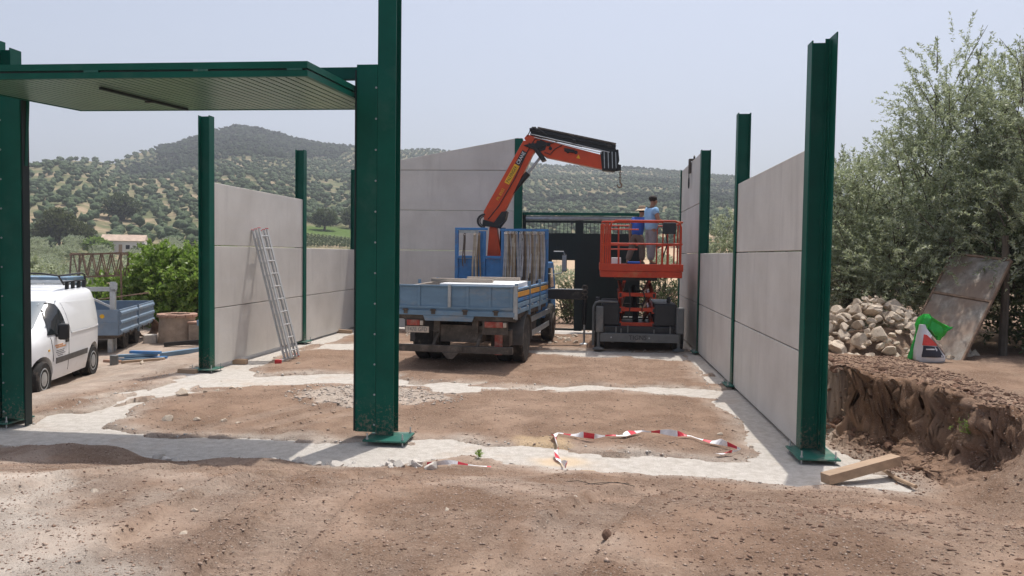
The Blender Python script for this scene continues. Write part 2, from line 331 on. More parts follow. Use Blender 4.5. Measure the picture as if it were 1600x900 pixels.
class MB:
    def __init__(s): s.v = []; s.f = []; s.m = []; s.cur = 0
    def mat(s, k): s.cur = k; return s
    def add(s, vs, fs):
        b = len(s.v); s.v += [tuple(q) for q in vs]
        for f in fs: s.f.append(tuple(b+i for i in f)); s.m.append(s.cur)
        return s
    def boxm(s, M, sx, sy, sz):
        vs = [M @ Vector((x*sx/2, y*sy/2, z*sz/2)) for x in (-1, 1) for y in (-1, 1) for z in (-1, 1)]
        return s.add(vs, [(0, 1, 3, 2), (4, 6, 7, 5), (0, 4, 5, 1), (2, 3, 7, 6), (0, 2, 6, 4), (1, 5, 7, 3)])
    def box(s, c, d, rz=0.0): return s.boxm(Matrix.Translation(c) @ Matrix.Rotation(rz, 4, 'Z'), *d)
    def bb(s, x0, x1, y0, y1, z0, z1): return s.box(((x0+x1)/2, (y0+y1)/2, (z0+z1)/2), (x1-x0, y1-y0, z1-z0))
    def beam(s, a, b, w, h, up=(0, 0, 1)):
        a = Vector(a); b = Vector(b); d = (b-a); L = d.length; d.normalize(); up = Vector(up)
        x = d.cross(up)
        if x.length < 1e-4: x = d.cross(Vector((0, 1, 0)))
        x.normalize(); z = x.cross(d)
        M = Matrix(((x.x, d.x, z.x, 0), (x.y, d.y, z.y, 0), (x.z, d.z, z.z, 0), (0, 0, 0, 1)))
        M.translation = (a+b)/2
        return s.boxm(M, w, L, h)
    def tube(s, pts, r, n=8, caps=True):
        pts = [Vector(p) for p in pts]; rs = r if hasattr(r, '__len__') else [r]*len(pts)
        rings = []; prev = None
        for i, p in enumerate(pts):
            d = (pts[min(i+1, len(pts)-1)]-pts[max(i-1, 0)]).normalized()
            if prev is None:
                x = d.cross(Vector((0, 0, 1)))
                if x.length < 1e-3: x = d.cross(Vector((0, 1, 0)))
            else: x = prev - d*prev.dot(d)
            x.normalize(); prev = x; y = d.cross(x)
            rings.append([p + (x*math.cos(t)+y*math.sin(t))*rs[i] for t in [2*math.pi*k/n for k in range(n)]])
        b = [q for rr in rings for q in rr]; fs = []
        for i in range(len(pts)-1):
            for k in range(n): fs.append((i*n+k, i*n+(k+1) % n, (i+1)*n+(k+1) % n, (i+1)*n+k))
        if caps: fs += [tuple(range(n-1, -1, -1)), tuple(range((len(pts)-1)*n, len(pts)*n))]
        return s.add(b, fs)
    def cyl(s, a, b, r, n=16, r2=None): return s.tube([a, b], [r, r if r2 is None else r2], n)
    def prism(s, poly, fn, t0, t1):
        n = len(poly); vs = [fn(p[0], p[1], t0) for p in poly]+[fn(p[0], p[1], t1) for p in poly]
        fs = [tuple(range(n-1, -1, -1)), tuple(range(n, 2*n))]+[(i, (i+1) % n, n+(i+1) % n, n+i) for i in range(n)]
        return s.add(vs, fs)
    def lathe(s, prof, n=24, c=(0, 0, 0), axis='Z'):
        def pt(r, h, t):
            if axis == 'Z': return (c[0]+r*math.cos(t), c[1]+r*math.sin(t), c[2]+h)
            return (c[0]+h, c[1]+r*math.cos(t), c[2]+r*math.sin(t))
        vs = [pt(r, h, 2*math.pi*k/n) for r, h in prof for k in range(n)]; fs = []
        for i in range(len(prof)-1):
            for k in range(n): fs.append((i*n+k, i*n+(k+1) % n, (i+1)*n+(k+1) % n, (i+1)*n+k))
        fs += [tuple(range(n)), tuple(range((len(prof)-1)*n, len(prof)*n))]
        return s.add(vs, fs)
    def build(s, name, mat, parent=None, smooth=False, bevel=0.0, world=False):
        vs = s.v
        if world and parent is not None:
            Mi = basis(parent).inverted(); vs = [tuple(Mi @ Vector(q)) for q in vs]
        me = bpy.data.meshes.new(name); me.from_pydata(vs, [], s.f)
        bm = bmesh.new(); bm.from_mesh(me); bmesh.ops.recalc_face_normals(bm, faces=bm.faces[:]); bm.to_mesh(me); bm.free()
        me.update()
        o = link(name, me, mat, parent)
        if isinstance(mat, (list, tuple)): me.polygons.foreach_set('material_index', s.m)
        if smooth:
            me.polygons.foreach_set('use_smooth', [True]*len(me.polygons))
            me.set_sharp_from_angle(angle=R(40))
        if bevel:
            b = o.modifiers.new('bevel', 'BEVEL'); b.width = bevel; b.segments = 2; b.limit_method = 'ANGLE'; b.angle_limit = R(50)
        return o

def text(name, body, size, M, mat, parent, ext=0.001, world=False, sx=1.0):
    cu = bpy.data.curves.new(name, 'FONT'); cu.body = body; cu.size = size; cu.extrude = ext
    cu.align_x = 'CENTER'; cu.align_y = 'CENTER'; cu.resolution_u = 3
    t = bpy.data.objects.new(name, cu); me = bpy.data.meshes.new_from_object(t)
    bpy.data.objects.remove(t)
    if world and parent is not None: M = basis(parent).inverted() @ M
    me.transform(M @ Matrix.Diagonal((sx, 1, 1, 1)))
    return link(name, me, mat, parent)

def frame_mat(o, x, y):
    """matrix with origin o, local x and y axes (z = x cross y)"""
    x = Vector(x).normalized(); y = Vector(y); y = (y-x*y.dot(x)).normalized(); z = x.cross(y)
    M = Matrix(((x.x, y.x, z.x, 0), (x.y, y.y, z.y, 0), (x.z, y.z, z.z, 0), (0, 0, 0, 1))); M.translation = o; return M

# ------------------------------------------------------------------ noise in numpy
def _hash(ix, iy, seed):
    h = (ix.astype(np.int64)*374761393 + iy.astype(np.int64)*668265263 + seed*1442695041) & 0xffffffff
    h = ((h ^ (h >> 13))*1274126177) & 0xffffffff
    h = (h ^ (h >> 16)) & 0xffff
    return h/65535.0
def vnoise(x, y, s, seed=0):
    x = np.asarray(x)*s; y = np.asarray(y)*s
    ix = np.floor(x); iy = np.floor(y); fx = x-ix; fy = y-iy
    fx = fx*fx*(3-2*fx); fy = fy*fy*(3-2*fy)
    a = _hash(ix, iy, seed); b = _hash(ix+1, iy, seed); c = _hash(ix, iy+1, seed); d = _hash(ix+1, iy+1, seed)
    return (a*(1-fx)+b*fx)*(1-fy)+(c*(1-fx)+d*fx)*fy-0.5
def fbm(x, y, s, seed=0, o=4, g=0.5):
    t = 0; a = 1.0
    for k in range(o): t = t+a*vnoise(x, y, s*2**k, seed+17*k); a *= g
    return t
def ss(t): t = np.clip(t, 0, 1); return t*t*(3-2*t)

# ------------------------------------------------------------------ ground heights
STRIPS = [
    [(-8.3, 9.55), (-6.17, 9.42), (-5.4, 9.18), (-4.05, 9.13), (-3.07, 9.05), (-2.2, 9.42), (-1.75, 9.5), (-1.25, 9.33), (-0.4, 9.23), (0.55, 9.12), (1.3, 9.05), (1.76, 9.08), (2.1, 9.6), (3.2, 9.7), (3.1, 8.2), (2.57, 8.05), (1.94, 8.05), (1.2, 8.36), (0.2, 8.3), (-0.3, 8.33), (-0.87, 8.5), (-1.48, 8.74), (-1.85, 8.4), (-2.2, 8.1), (-3.2, 7.95), (-4.3, 8.1), (-5.5, 8.1), (-6.8, 8.3), (-8.3, 8.4)],
    [(-7.15, 9.2), (-7.4, 10.3), (-7.46, 11.3), (-7.58, 12.3), (-7.7, 13.5), (-7.75, 24.2), (-6.6, 24.2), (-6.66, 20.6), (-6.75, 18.1), (-6.9, 16.3), (-6.6, 14.6), (-6.1, 13.7), (-6.3, 12.6), (-6.63, 11.3), (-6.5, 10.2), (-6.2, 9.2)],
    [(-6.8, 12.3), (-6.2, 12.3), (-5.2, 12.9), (-4.0, 12.9), (-3.25, 12.8), (-1.8, 13.07), (-0.3, 13.3), (0.8, 13.35), (1.8, 13.1), (2.3, 13.0), (2.3, 14.3), (1.8, 14.0), (0.8, 13.95), (-0.3, 13.88), (-1.9, 13.72), (-3.1, 13.85), (-4.5, 14.5), (-5.3, 14.2), (-6.2, 13.8), (-6.8, 13.9)],
    [(-6.8, 18.2), (-1.3, 18.0), (-0.4, 18.05), (1.0, 17.8), (2.1, 17.4), (2.1, 18.9), (1.1, 19.2), (-0.4, 19.1), (-1.3, 18.95), (-6.8, 19.1)],
    [(2.12, 24.2), (2.12, 16.9), (2.14, 14.6), (1.98, 12.3), (2.04, 11.5), (2.08, 10.5), (2.06, 9.3), (3.15, 9.3), (2.95, 24.2)],
    [(-7.4, 23.0), (3.0, 23.0), (3.0, 24.2), (-7.4, 24.2)],
]
def poly_sd(x, y, P):
    P = np.asarray(P, float); d2 = np.full(x.shape, 1e9); ins = np.zeros(x.shape, bool)
    for i in range(len(P)):
        a = P[i]; b = P[(i+1) % len(P)]; e = b-a
        t = np.clip(((x-a[0])*e[0]+(y-a[1])*e[1])/(e@e), 0, 1)
        d2 = np.minimum(d2, (x-a[0]-t*e[0])**2+(y-a[1]-t*e[1])**2)
        c = (a[1] > y) != (b[1] > y)
        ins ^= c & (x < (b[0]-a[0])*(y-a[1])/((b[1]-a[1]) if b[1] != a[1] else 1e-9)+a[0])
    d = np.sqrt(d2); return np.where(ins, d, -d)
def strip_sd(x, y):
    """signed distance to the foundation strips, positive inside"""
    s = np.full(x.shape, -9.0)
    for P in STRIPS:
        P = np.asarray(P); lo = P.min(0)-1.2; hi = P.max(0)+1.2
        k = (x > lo[0]) & (x < hi[0]) & (y > lo[1]) & (y < hi[1])
        if k.any(): s[k] = np.maximum(s[k], poly_sd(x[k], y[k], P))
    return s
BANK_Y = [2.0, 6.0, 7.2, 8.0, 8.6, 9.3, 10.2, 10.7, 11.5, 13.0, 25.0, 30.0]
BANK_T = [3.2, 3.3, 3.42, 3.55, 3.52, 3.44, 3.30, 3.14, 3.04, 3.02, 3.02, 3.4]
BANK_C = [6.5, 6.0, 5.0, 4.45, 4.28, 4.12, 4.0, 3.72, 3.40, 3.28, 3.28, 8.0]
def bank_t(x, y):
    w = 0.10*fbm(x, y, 1.7, 3, 4)+0.05*vnoise(x, y, 9, 8)
    T = np.interp(y, BANK_Y, BANK_T)+w; C = np.interp(y, BANK_Y, BANK_C)+1.5*w+0.12*vnoise(y, y*0, 2.2, 5)
    return np.clip((x-T)/np.maximum(C-T, 0.12), 0, 1)
def ground_parts(x, y):
    x = np.asarray(x, float); y = np.asarray(y, float)
    fg = ss((8.45-0.55*ss((x-2.4)/0.8)+0.35*fbm(x, y*0.3, 0.6, 11, 3)-y)/4.3)*0.75/0.78
    bt = bank_t(x, y)
    steep = ss((y-7.75)/0.8)
    prof = steep*(0.10*ss(bt/0.7)+0.90*ss((bt-0.55-0.25*vnoise(x, y, 3.2, 71))/0.34))+(1-steep)*ss(bt)
    tz = 0.78*(1-(1-fg)*(1-prof))
    left = ss((-8.3-x)/1.6)*ss((y-8.5)/2.0)
    z = tz-0.2*left-0.16*ss((x-2.75)/0.35)*(1-ss(bt/0.75))*ss((y-8.6)/0.9)
    z = z-ss((y-25)/30.0)*2.2*ss((6-x)/10.0)-ss((-13-x)/25.0)*1.6
    return z, fg, bt, steep
def gh(x, y, detail=True, ret=False):
    x = np.asarray(x, float); y = np.asarray(y, float)
    z, fg, bt, steep = ground_parts(x, y)
    sd = strip_sd(x, y)+0.22*fbm(x, y, 1.5, 40, 5, 0.6)+0.05*vnoise(x, y, 14, 41)-0.35*ss((fbm(x, y, 0.7, 44, 4, 0.6)-0.28)/0.12)*(y > 9.0)
    inner = ss((sd+0.10)/0.20)
    onbank = ((bt > 0.02) & (bt < 0.999)).astype(float)*steep
    rough = 0.5+0.55*ss((x-0.2)/2.5)*ss((8.6-y)/1.2)+1.3*onbank+0.5*ss((bt-0.9)/0.1)*ss((y-8)/1)
    trk = 0; berm = 0
    for xc, sl in ((-2.35, -0.05), (-1.72, -0.05), (-3.4, 0.12), (0.2, 0.25)):
        q = np.abs(x-(xc+sl*(y-5.5)))/0.19
        trk = np.maximum(trk, ss((1.15-q)/0.3)*ss((7.8-y)/0.8)); berm = np.maximum(berm, ss((q-0.9)/0.3)*ss((1.9-q)/0.5)*ss((7.8-y)/0.8))
    for xc, sl, y0, y1 in ((-4.6, 0.42, 9.2, 12.5), (-4.0, 0.42, 9.2, 12.3), (-3.55, 0.42, 9.2, 11.6)):
        q = np.abs(x-(xc+sl*(y-10.5)))/0.17
        trk = np.maximum(trk, ss((1.15-q)/0.3)*ss((y-y0)/0.4)*ss((y1-y)/0.4))
    d = 0.050*fbm(x, y, 0.9, 21, 3)+0.030*fbm(x, y, 3.1, 22, 3)*rough*(1-0.6*trk)
    if detail:
        d = d+0.020*np.abs(fbm(x, y, 8.0, 23, 3, 0.6))*rough*(1-0.8*trk)+0.010*vnoise(x, y, 30, 24)*rough*(1-0.7*trk)
        d = d+trk*(0.014*np.sign(np.sin(y*62+np.abs(np.sin(x*8))*4))-0.042)+0.03*berm*(0.6+vnoise(x, y, 7, 88))
        cl = vnoise(x, y, 13, 55); d = d+np.clip(cl-0.34, 0, 1)*0.16*ss((rough-0.75)/0.8)
        d = d+onbank*0.10*fbm(x*1.3, y, 5.0, 61, 4, 0.6)
    out = np.clip(-sd, 0, 2.0)
    mound = 0.10*ss((7.95-y)/0.25)*ss((y-7.1)/0.5)*ss((x+6.6)/0.8)*ss((-2.6-x)/0.8)*(0.6+1.2*np.clip(fbm(x, y, 1.6, 70, 3), -0.4, 1))
    lift = 0.030+0.02*ss(out/0.5)
    zo = z+np.where(sd < 0, np.maximum(d+lift, 0.012), 0)+mound
    zi = z-0.06
    r = zo*(1-inner)+zi*inner
    if ret: return r, sd, onbank, fg, bt, rough, trk
    return r
def gz(x, y): return float(gh(np.array([x]), np.array([y]), True)[0])

def axis_lines(segs):
    out = []
    for a, b, s in segs:
        n = max(1, int(round((b-a)/s))); out += list(np.linspace(a, b, n, endpoint=False))
    out.append(segs[-1][1]); return np.array(out)
XL = axis_lines([(-60, -30, 3), (-30, -16, 0.7), (-16, -11, 0.14), (-11, -8.5, 0.06), (-8.5, 2.9, 0.036), (2.9, 3.15, 0.017), (3.15, 4.35, 0.0095), (4.35, 6.0, 0.045), (6, 9, 0.1), (9, 20, 0.5), (20, 60, 3)])
yl = [2.3]
while yl[-1] < 26: yl.append(yl[-1]+max(0.018, 0.0046*yl[-1]))
YL = np.concatenate([np.arange(-8, 2.3, 0.4), yl, np.arange(yl[-1]+0.3, 36, 0.4), np.arange(36.5, 60, 1.2)])
gx, gy = np.meshgrid(XL, YL)
Z, SD, ONB, FGm, BT, ROUGH, TRK = gh(gx, gy, True, True)
nx, ny = len(XL), len(YL)
idx = np.arange(nx*ny).reshape(ny, nx)
Fq = np.stack([idx[:-1, :-1], idx[:-1, 1:], idx[1:, 1:], idx[1:, :-1]], -1).reshape(-1, 4)
wb = np.clip(ONB*ss((BT-0.10)/0.2)*1.0, 0, 1)
gxd = gx+wb*(0.20*fbm(gy, Z*1.3, 2.6, 81, 3)+0.11*fbm(gy, Z, 8.0, 82, 4, 0.6)+0.07*fbm(gy, Z, 21.0, 84, 3, 0.6)); gyd = gy+wb*(0.07*fbm(gx+Z, gy, 8.0, 83, 3)+0.04*fbm(gy, Z, 17.0, 85, 3))
me = np_mesh('ground', np.stack([gxd, gyd, Z], -1).reshape(-1, 3), Fq)
def fattr(me, nm, arr):
    a = me.attributes.new(nm, 'FLOAT', 'POINT'); a.data.foreach_set('value', np.asarray(arr, np.float32).ravel())
# colour zones of the earth itself
pale = ss((SD+0.45)/0.45)*0.75*(0.5+1.2*np.clip(fbm(gx, gy, 2.0, 90, 4)+0.25, 0, 1))
pal2 = ss((-2.25-gx-0.75*(gy-3.7)+0.6*fbm(gx, gy, 1.2, 91, 4))/0.4)*ss((5.5-gy+0.5*fbm(gx, gy, 1.0, 191, 3))/0.5)
grav = ss((0.2+0.3*fbm(gx, gy, 3, 92, 3)-np.hypot((gx+3.45)/1.25, (gy-12.2)/0.85)+0.8)/0.2)
outl = ss((-7.6-gx)/0.6)*ss((gy-9.2)/0.6)*0.55
patch = 0.32*ss((fbm(gx, gy*0.6, 1.1, 99, 5, 0.65)-0.02)/0.4)*ss((8.3-gy)/1.0)*ss((1.2-gx)/2.0)
pale = np.clip(np.maximum.reduce([pale, pal2, grav*0.8, outl, TRK*0.12, patch]), 0, 1)
sandm = ss((0.55+0.35*fbm(gx, gy, 3, 93, 3)-np.hypot((gx+0.62)/0.75, (gy-9.35)/0.85))/0.3)*0.85
sandm = np.maximum(sandm, ss((0.5+0.3*fbm(gx, gy, 3, 94, 3)-np.hypot((gx-0.0)/0.55, (gy-8.35)/0.35))/0.25)*0.8)
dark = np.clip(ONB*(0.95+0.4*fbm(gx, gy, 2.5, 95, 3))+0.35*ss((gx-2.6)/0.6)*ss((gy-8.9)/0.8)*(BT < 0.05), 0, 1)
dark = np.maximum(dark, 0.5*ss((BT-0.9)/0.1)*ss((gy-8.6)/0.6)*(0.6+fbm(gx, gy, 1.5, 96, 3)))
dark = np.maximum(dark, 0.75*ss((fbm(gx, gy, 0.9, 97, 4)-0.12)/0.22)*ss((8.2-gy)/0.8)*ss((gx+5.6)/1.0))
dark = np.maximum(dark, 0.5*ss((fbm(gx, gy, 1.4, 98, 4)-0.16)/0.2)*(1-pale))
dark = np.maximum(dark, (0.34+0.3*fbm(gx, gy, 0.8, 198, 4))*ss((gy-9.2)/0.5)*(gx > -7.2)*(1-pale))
fattr(me, 'pale', pale); fattr(me, 'sand', np.clip(sandm, 0, 1)); fattr(me, 'dark', np.clip(dark, 0, 0.95))
me.polygons.foreach_set('use_smooth', np.ones(len(me.polygons), bool))
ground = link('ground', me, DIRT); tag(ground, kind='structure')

# foundation strips: the cast concrete that shows through the earth
sx_, sy_ = np.meshgrid(np.arange(-8.4, 3.4, 0.055), np.arange(7.7, 24.3, 0.055))
sdv = strip_sd(sx_, sy_)
zz = 0.004+0.006*fbm(sx_, sy_, 3, 31, 4)+0.004*vnoise(sx_, sy_, 12, 32)
zbase = ground_parts(sx_, sy_)[0]
zz = zz+np.minimum(zbase, 0.05)
ii = np.arange(sx_.size).reshape(sx_.shape)
keep = (sdv > -0.30)
kf = keep[:-1, :-1] & keep[1:, :-1] & keep[:-1, 1:] & keep[1:, 1:]
Fs = np.stack([ii[:-1, :-1], ii[:-1, 1:], ii[1:, 1:], ii[1:, :-1]], -1)[kf]
used = np.unique(Fs); remap = np.zeros(sx_.size, int); remap[used] = np.arange(len(used))
me = np_mesh('foundation_strip', np.stack([sx_, sy_, zz], -1).reshape(-1, 3)[used], remap[Fs])
sv = ss((0.6+0.3*fbm(sx_, sy_, 3, 93, 3)-np.hypot((sx_+0.35)/0.9, (sy_-8.75)/0.55))/0.4)*0.7
fattr(me, 'sand', sv.ravel()[used]); me.polygons.foreach_set('use_smooth', np.ones(len(me.polygons), bool))
tag(link('foundation_strip', me, SLAB), kind='structure')

# ------------------------------------------------------------------ hills
SKY_PX = [(-400, 262), (-100, 250), (55, 235), (95, 228), (150, 232), (175, 238), (215, 229), (260, 216), (305, 204), (340, 194), (370, 189), (400, 192), (425, 200), (460, 208), (500, 214), (560, 221), (620, 227), (680, 226), (705, 230), (760, 240), (860, 250), (965, 255), (1060, 261), (1110, 265), (1150, 271), (1250, 285), (1400, 300), (1700, 320), (2000, 330)]
_f = 1234.55
SK_A = []; SK_E = []
for px, py in SKY_PX:
    d = fw + r1*((px-800)/_f) - u1*((py-450)/_f)
    SK_A.append(d.x/d.y); SK_E.append(d.z/math.hypot(d.x, d.y))
def ridge_R(a): return np.interp(a, [-1.2, -0.72, -0.64, -0.56, -0.1, 0.6], [560, 600, 700, 930, 1000, 900])
def hill_h(x, y):
    r = np.hypot(x, y); a = x/np.maximum(y, 1e-3)
    Rr = ridge_R(a); E = np.interp(a, SK_A, SK_E)-3.0/Rr
    t = (r-130)/(Rr-130); tt = np.clip(t, 0, 1)
    z = E*Rr*tt**1.35*(1-0.6*ss((t-1)/0.8))
    nz = fbm(x, y, 1/170., 5, 3)*16*tt*(1-0.7*ss((tt-0.7)/0.3))+fbm(x, y, 1/45., 6, 3)*2.5*ss((r-60)/100)
    base = -2.6*ss((r-28)/50)*ss((0.15-a)/0.25)-0.4*ss((r-28)/50)
    return z+nz+base+1.0*ss((r-100)/200)
hx, hy = np.meshgrid(np.concatenate([np.arange(-1500, -620, 24), np.arange(-620, 620, 8.0), np.arange(620, 1501, 24)]), np.concatenate([np.arange(44, 200, 4.0), np.arange(200, 1100, 8.0), np.arange(1100, 1900, 40)]))
hz = hill_h(hx, hy)-1.2*ss((60-hy)/12)
ha = hx/hy; hr = np.hypot(hx, hy); ht = np.clip((hr-130)/(ridge_R(ha)-130), 0, 1)
def forest_m(a, t, x, y):
    n = 0.06*fbm(x, y, 1/90., 50, 3)
    f1 = ss((a+0.615+n)/0.02)*ss((-0.315+n-a)/0.02)*ss((t-0.62-0.10*ss((a+0.45)/0.1)+1.2*n)/0.04)
    f2 = ss((fbm(x, y, 1/130., 52, 3)-0.20)/0.08)*ss((t-0.25)/0.1)*ss((a+0.3)/0.05)*0.8
    return np.maximum(f1, f2)
def meadow_m(a, r): return ss((a+0.43)/0.02)*ss((-0.27-a)/0.03)*(ss((r-235)/6)*ss((268-r)/8)+0.8*ss((r-150)/12)*ss((212-r)/6))
def tan_m(a, r, x, y): return ss((a+0.10)/0.06)*ss((0.36-a)/0.05)*ss((300+120*fbm(x, y, 1/60., 56, 3)-r)/60)*0.95
ix = np.arange(hx.size).reshape(hx.shape)
me = np_mesh('hills', np.stack([hx, hy, hz], -1).reshape(-1, 3), np.stack([ix[:-1, :-1], ix[:-1, 1:], ix[1:, 1:], ix[1:, :-1]], -1).reshape(-1, 4))
fattr(me, 'forest', forest_m(ha, ht, hx, hy)*0.8); fattr(me, 'tan', tan_m(ha, hr, hx, hy))
fattr(me, 'meadow', meadow_m(ha, hr)); me.polygons.foreach_set('use_smooth', np.ones(len(me.polygons), bool))
tag(link('hills', me, HILL), kind='structure')

def ico(sub):
    bm = bmesh.new(); bmesh.ops.create_icosphere(bm, subdivisions=sub, radius=1.0)
    V = np.array([v.co[:] for v in bm.verts]); F = np.array([[v.index for v in f.verts] for f in bm.faces]); bm.free(); return V, F
ICO0 = ico(1); ICO1 = ico(2); ICO2 = ico(3)
def lumpy(base, amp, seed, sz=(1, 1, 1), freq=1.9):
    V, F = base; g = np.random.default_rng(seed)
    d = np.zeros(len(V))
    for k in range(7):
        w = g.normal(size=3)*freq*(1+0.5*k); d += np.sin(V @ w+g.uniform(0, 6.28))*amp/(1+0.35*k)
    return V*(1+d[:, None])*np.array(sz), F

# ------------------------------------------------------------------ steel columns
def hcol(label, x, y, h, along='Y', sz=0.22, fl=0.20, plate=(0.46, 0.46), poff=(0, 0), ht=None, zp=0.055, extra=None):
    """H-section post: along='Y' puts the flanges on the left and right (slot for panels that run in Y)"""
    o = empty('steel_column', (x, y, 0), 0 if along == 'Y' else R(90), label, 'column', 'green steel columns of the new building')
    t = 0.016
    for s in (-1, 1):
        hh = h if ht is None else ht[0 if s < 0 else 1]
        MB().bb(s*(sz/2-t/2)-t/2, s*(sz/2-t/2)+t/2, -fl/2, fl/2, zp+0.02, hh).build('flange', GREEN, o, bevel=0.002)
    MB().bb(-sz/2+t, sz/2-t, -0.006, 0.006, zp+0.02, min(h, h if ht is None else min(ht))-0.004).build('web', GREEN, o)
    px, py = poff
    MB().bb(px-plate[0]/2, px+plate[0]/2, py-plate[1]/2, py+plate[1]/2, zp, zp+0.02).build('base_plate', GREEN_PLATE, o, bevel=0.002)
    for sx in (-1, 1):
        for sy in (-1, 1):
            c = (px+sx*(plate[0]/2-0.045), py+sy*(plate[1]/2-0.045))
            MB().cyl((*c, -0.06), (*c, zp+0.095), 0.009, 8).cyl((*c, zp+0.021), (*c, zp+0.037), 0.017, 6).build('anchor_bolt', STEEL, o)
    return o
XRc, XLc = 2.525, -7.313
YS = [9.6, 14.25, 19.05, 23.5]
c = hcol('green steel corner column at the front end of the right concrete wall', XRc, 9.55, 4.80, plate=(0.46, 0.62), poff=(0.0, -0.2))
MB().bb(0.111, 0.127, -0.27, 0.1, 0.075, 4.85).build('side_plate', GREEN, c, bevel=0.002)
MB().bb(0.06, 0.111, -0.016, -0.007, 0.08, 4.84).build('cover_strip', GREEN, c)
hcol('green steel column between the tall front and low middle panels of the right wall', XRc, 14.25, 4.82)
hcol('green steel column between low middle panels and the panel with the lifting clamp', XRc, 19.05, 4.82)
hcol('green steel corner column at the far end of the right wall behind the lift', XRc, 23.5, 4.82)
hcol('green steel column at the open end of the left wall, beside the stone well', XLc, 14.25, 4.82)
hcol('green steel column in the left wall behind the ladder', XLc, 19.05, 4.82)
hcol('green steel corner column where left wall and back gable meet', XLc, 23.5, 4.82)
c = hcol('green steel corner column behind the left door jamb, cut top showing', -7.60, 9.58, 4.86, plate=(0.4, 0.5), poff=(0, -0.1))
MB().bb(-0.127, -0.111, -0.42, 0.1, 0.075, 4.98).build('side_plate', GREEN, c, bevel=0.002)
hcol('tallest green steel column with rivets, standing beside the raised garage door', -2.535, 9.50, 6.3, along='X', sz=0.25, fl=0.225, plate=(0.5, 0.52), poff=(-0.16, -0.07))
hcol('green steel column at the middle of the back gable behind the crane', -2.325, 23.5, 5.74, along='X', sz=0.22, fl=0.23)

# ------------------------------------------------------------------ precast panels
H = 1.2
def panel(label, x0, x1, y0, y1, z0, z1, grp, gable=None):
    cx, cy = (x0+x1)/2, (y0+y1)/2
    m = MB()
    if gable is None: m.bb(x0-cx, x1-cx, y0-cy, y1-cy, 0, z1-z0)
    else:
        m.prism([(x0-cx, 0), (x1-cx, 0), (x1-cx, gable[1]-z0), (x0-cx, gable[0]-z0)], lambda a, b, t: (a, t, b), y0-cy, y1-cy)
    o = m.build('precast_slab', PANEL, None, bevel=0.008); o.location = (cx, cy, z0)
    return tag(o, label, 'wall panel', grp, 'thing')
G1, G2, G3 = 'concrete panels of the right wall', 'concrete panels of the left wall', 'concrete panels of the back gable'
gap = 0.007
names3 = ['bottom', 'middle', 'top']
for k in range(3):
    panel('%s concrete panel of the three at the front end of the right wall' % names3[k], 2.445, 2.605, 9.57, 14.235, 0.05 if k == 0 else k*H+gap, (k+1)*H-gap, G1)
for k in range(2):
    panel('%s concrete panel of the low two-panel bay in the right wall' % ('lower', 'upper')[k], 2.445, 2.605, 14.265, 19.035, 0.05 if k == 0 else k*H+gap, (k+1)*H-gap, G1)
for k in range(4):
    panel(['bottom concrete panel of the tall far bay behind the scissor lift', 'second concrete panel up in the tall far bay beside the lift', 'third concrete panel up in the tall far bay beside the orange basket', 'topmost concrete panel of the far bay with the lifting clamp on it'][k], 2.445, 2.605, 19.065, 23.485, 0.05 if k == 0 else k*H+gap, (k+1)*H-gap, G1)
for k in range(3):
    panel('%s concrete panel of the left wall bay the ladder leans on' % names3[k], -7.393, -7.233, 14.265, 19.035, 0.10 if k == 0 else k*H+gap, (k+1)*H-gap, G2)
for k in range(2):
    panel('%s concrete panel in the low far bay of the left wall' % ('lower', 'upper')[k], -7.393, -7.233, 19.065, 23.485, 0.06 if k == 0 else k*H+gap, (k+1)*H-gap, G2)
for k in range(4):
    panel(['bottom concrete panel of the back gable behind the blue truck', 'second concrete panel up in the back gable', 'third concrete panel up in the back gable beside the crane', 'fourth concrete panel up in the back gable under the sloped one'][k], -7.205, -2.335, 23.42, 23.58, 0.05 if k == 0 else k*H+gap, (k+1)*H-gap, G3)
panel('sloped uppermost concrete panel of the back gable behind the orange boom', -7.205, -2.335, 23.42, 23.58, 4*H+gap, 5.7, G3, gable=(4.86, 5.76))

# ------------------------------------------------------------------ front garage door: jambs, lintel and tilted leaf
door = empty('garage_door', (-5.08, 9.4, 0), 0, 'green up-and-over garage door tilted open under its lintel', 'garage door')
def rivets(parent, x, y, zs):
    first = None
    for z in zs:
        if first is None:
            first = MB().lathe([(0.013, 0), (0.012, 0.006), (0.005, 0.011)], 8).build('rivet', STEEL, parent); o = first
        else:
            o = first.copy(); COL.objects.link(o)
        o.location = basis(door).inverted() @ Vector((x, y, float(z))); o.rotation_euler = (R(90), 0, 0)
zs = np.arange(0.2, 4.5, 0.372)
j1 = MB().bb(-2.905, -2.650, 9.372, 9.50, 0.11, 4.57).build('jamb', GREEN, door, bevel=0.004, world=True)
rivets(j1, -2.664, 9.373, zs)
j2 = MB().bb(-7.56, -7.262, 9.345, 9.50, 0.11, 4.57).build('jamb', GREEN, door, bevel=0.004, world=True)
rivets(j2, -7.535, 9.346, zs)
MB().bb(-7.262, -7.245, 9.36, 9.48, 0.02, 4.5).build('guide_rail', DKGREEN, door, world=True)
MB().bb(-2.922, -2.905, 9.36, 9.48, 0.12, 4.5).build('guide_rail', DKGREEN, door, world=True)
MB().bb(-7.48, -2.66, 9.52, 9.62, 4.43, 4.575).build('lintel', GREEN, door, bevel=0.004, world=True)
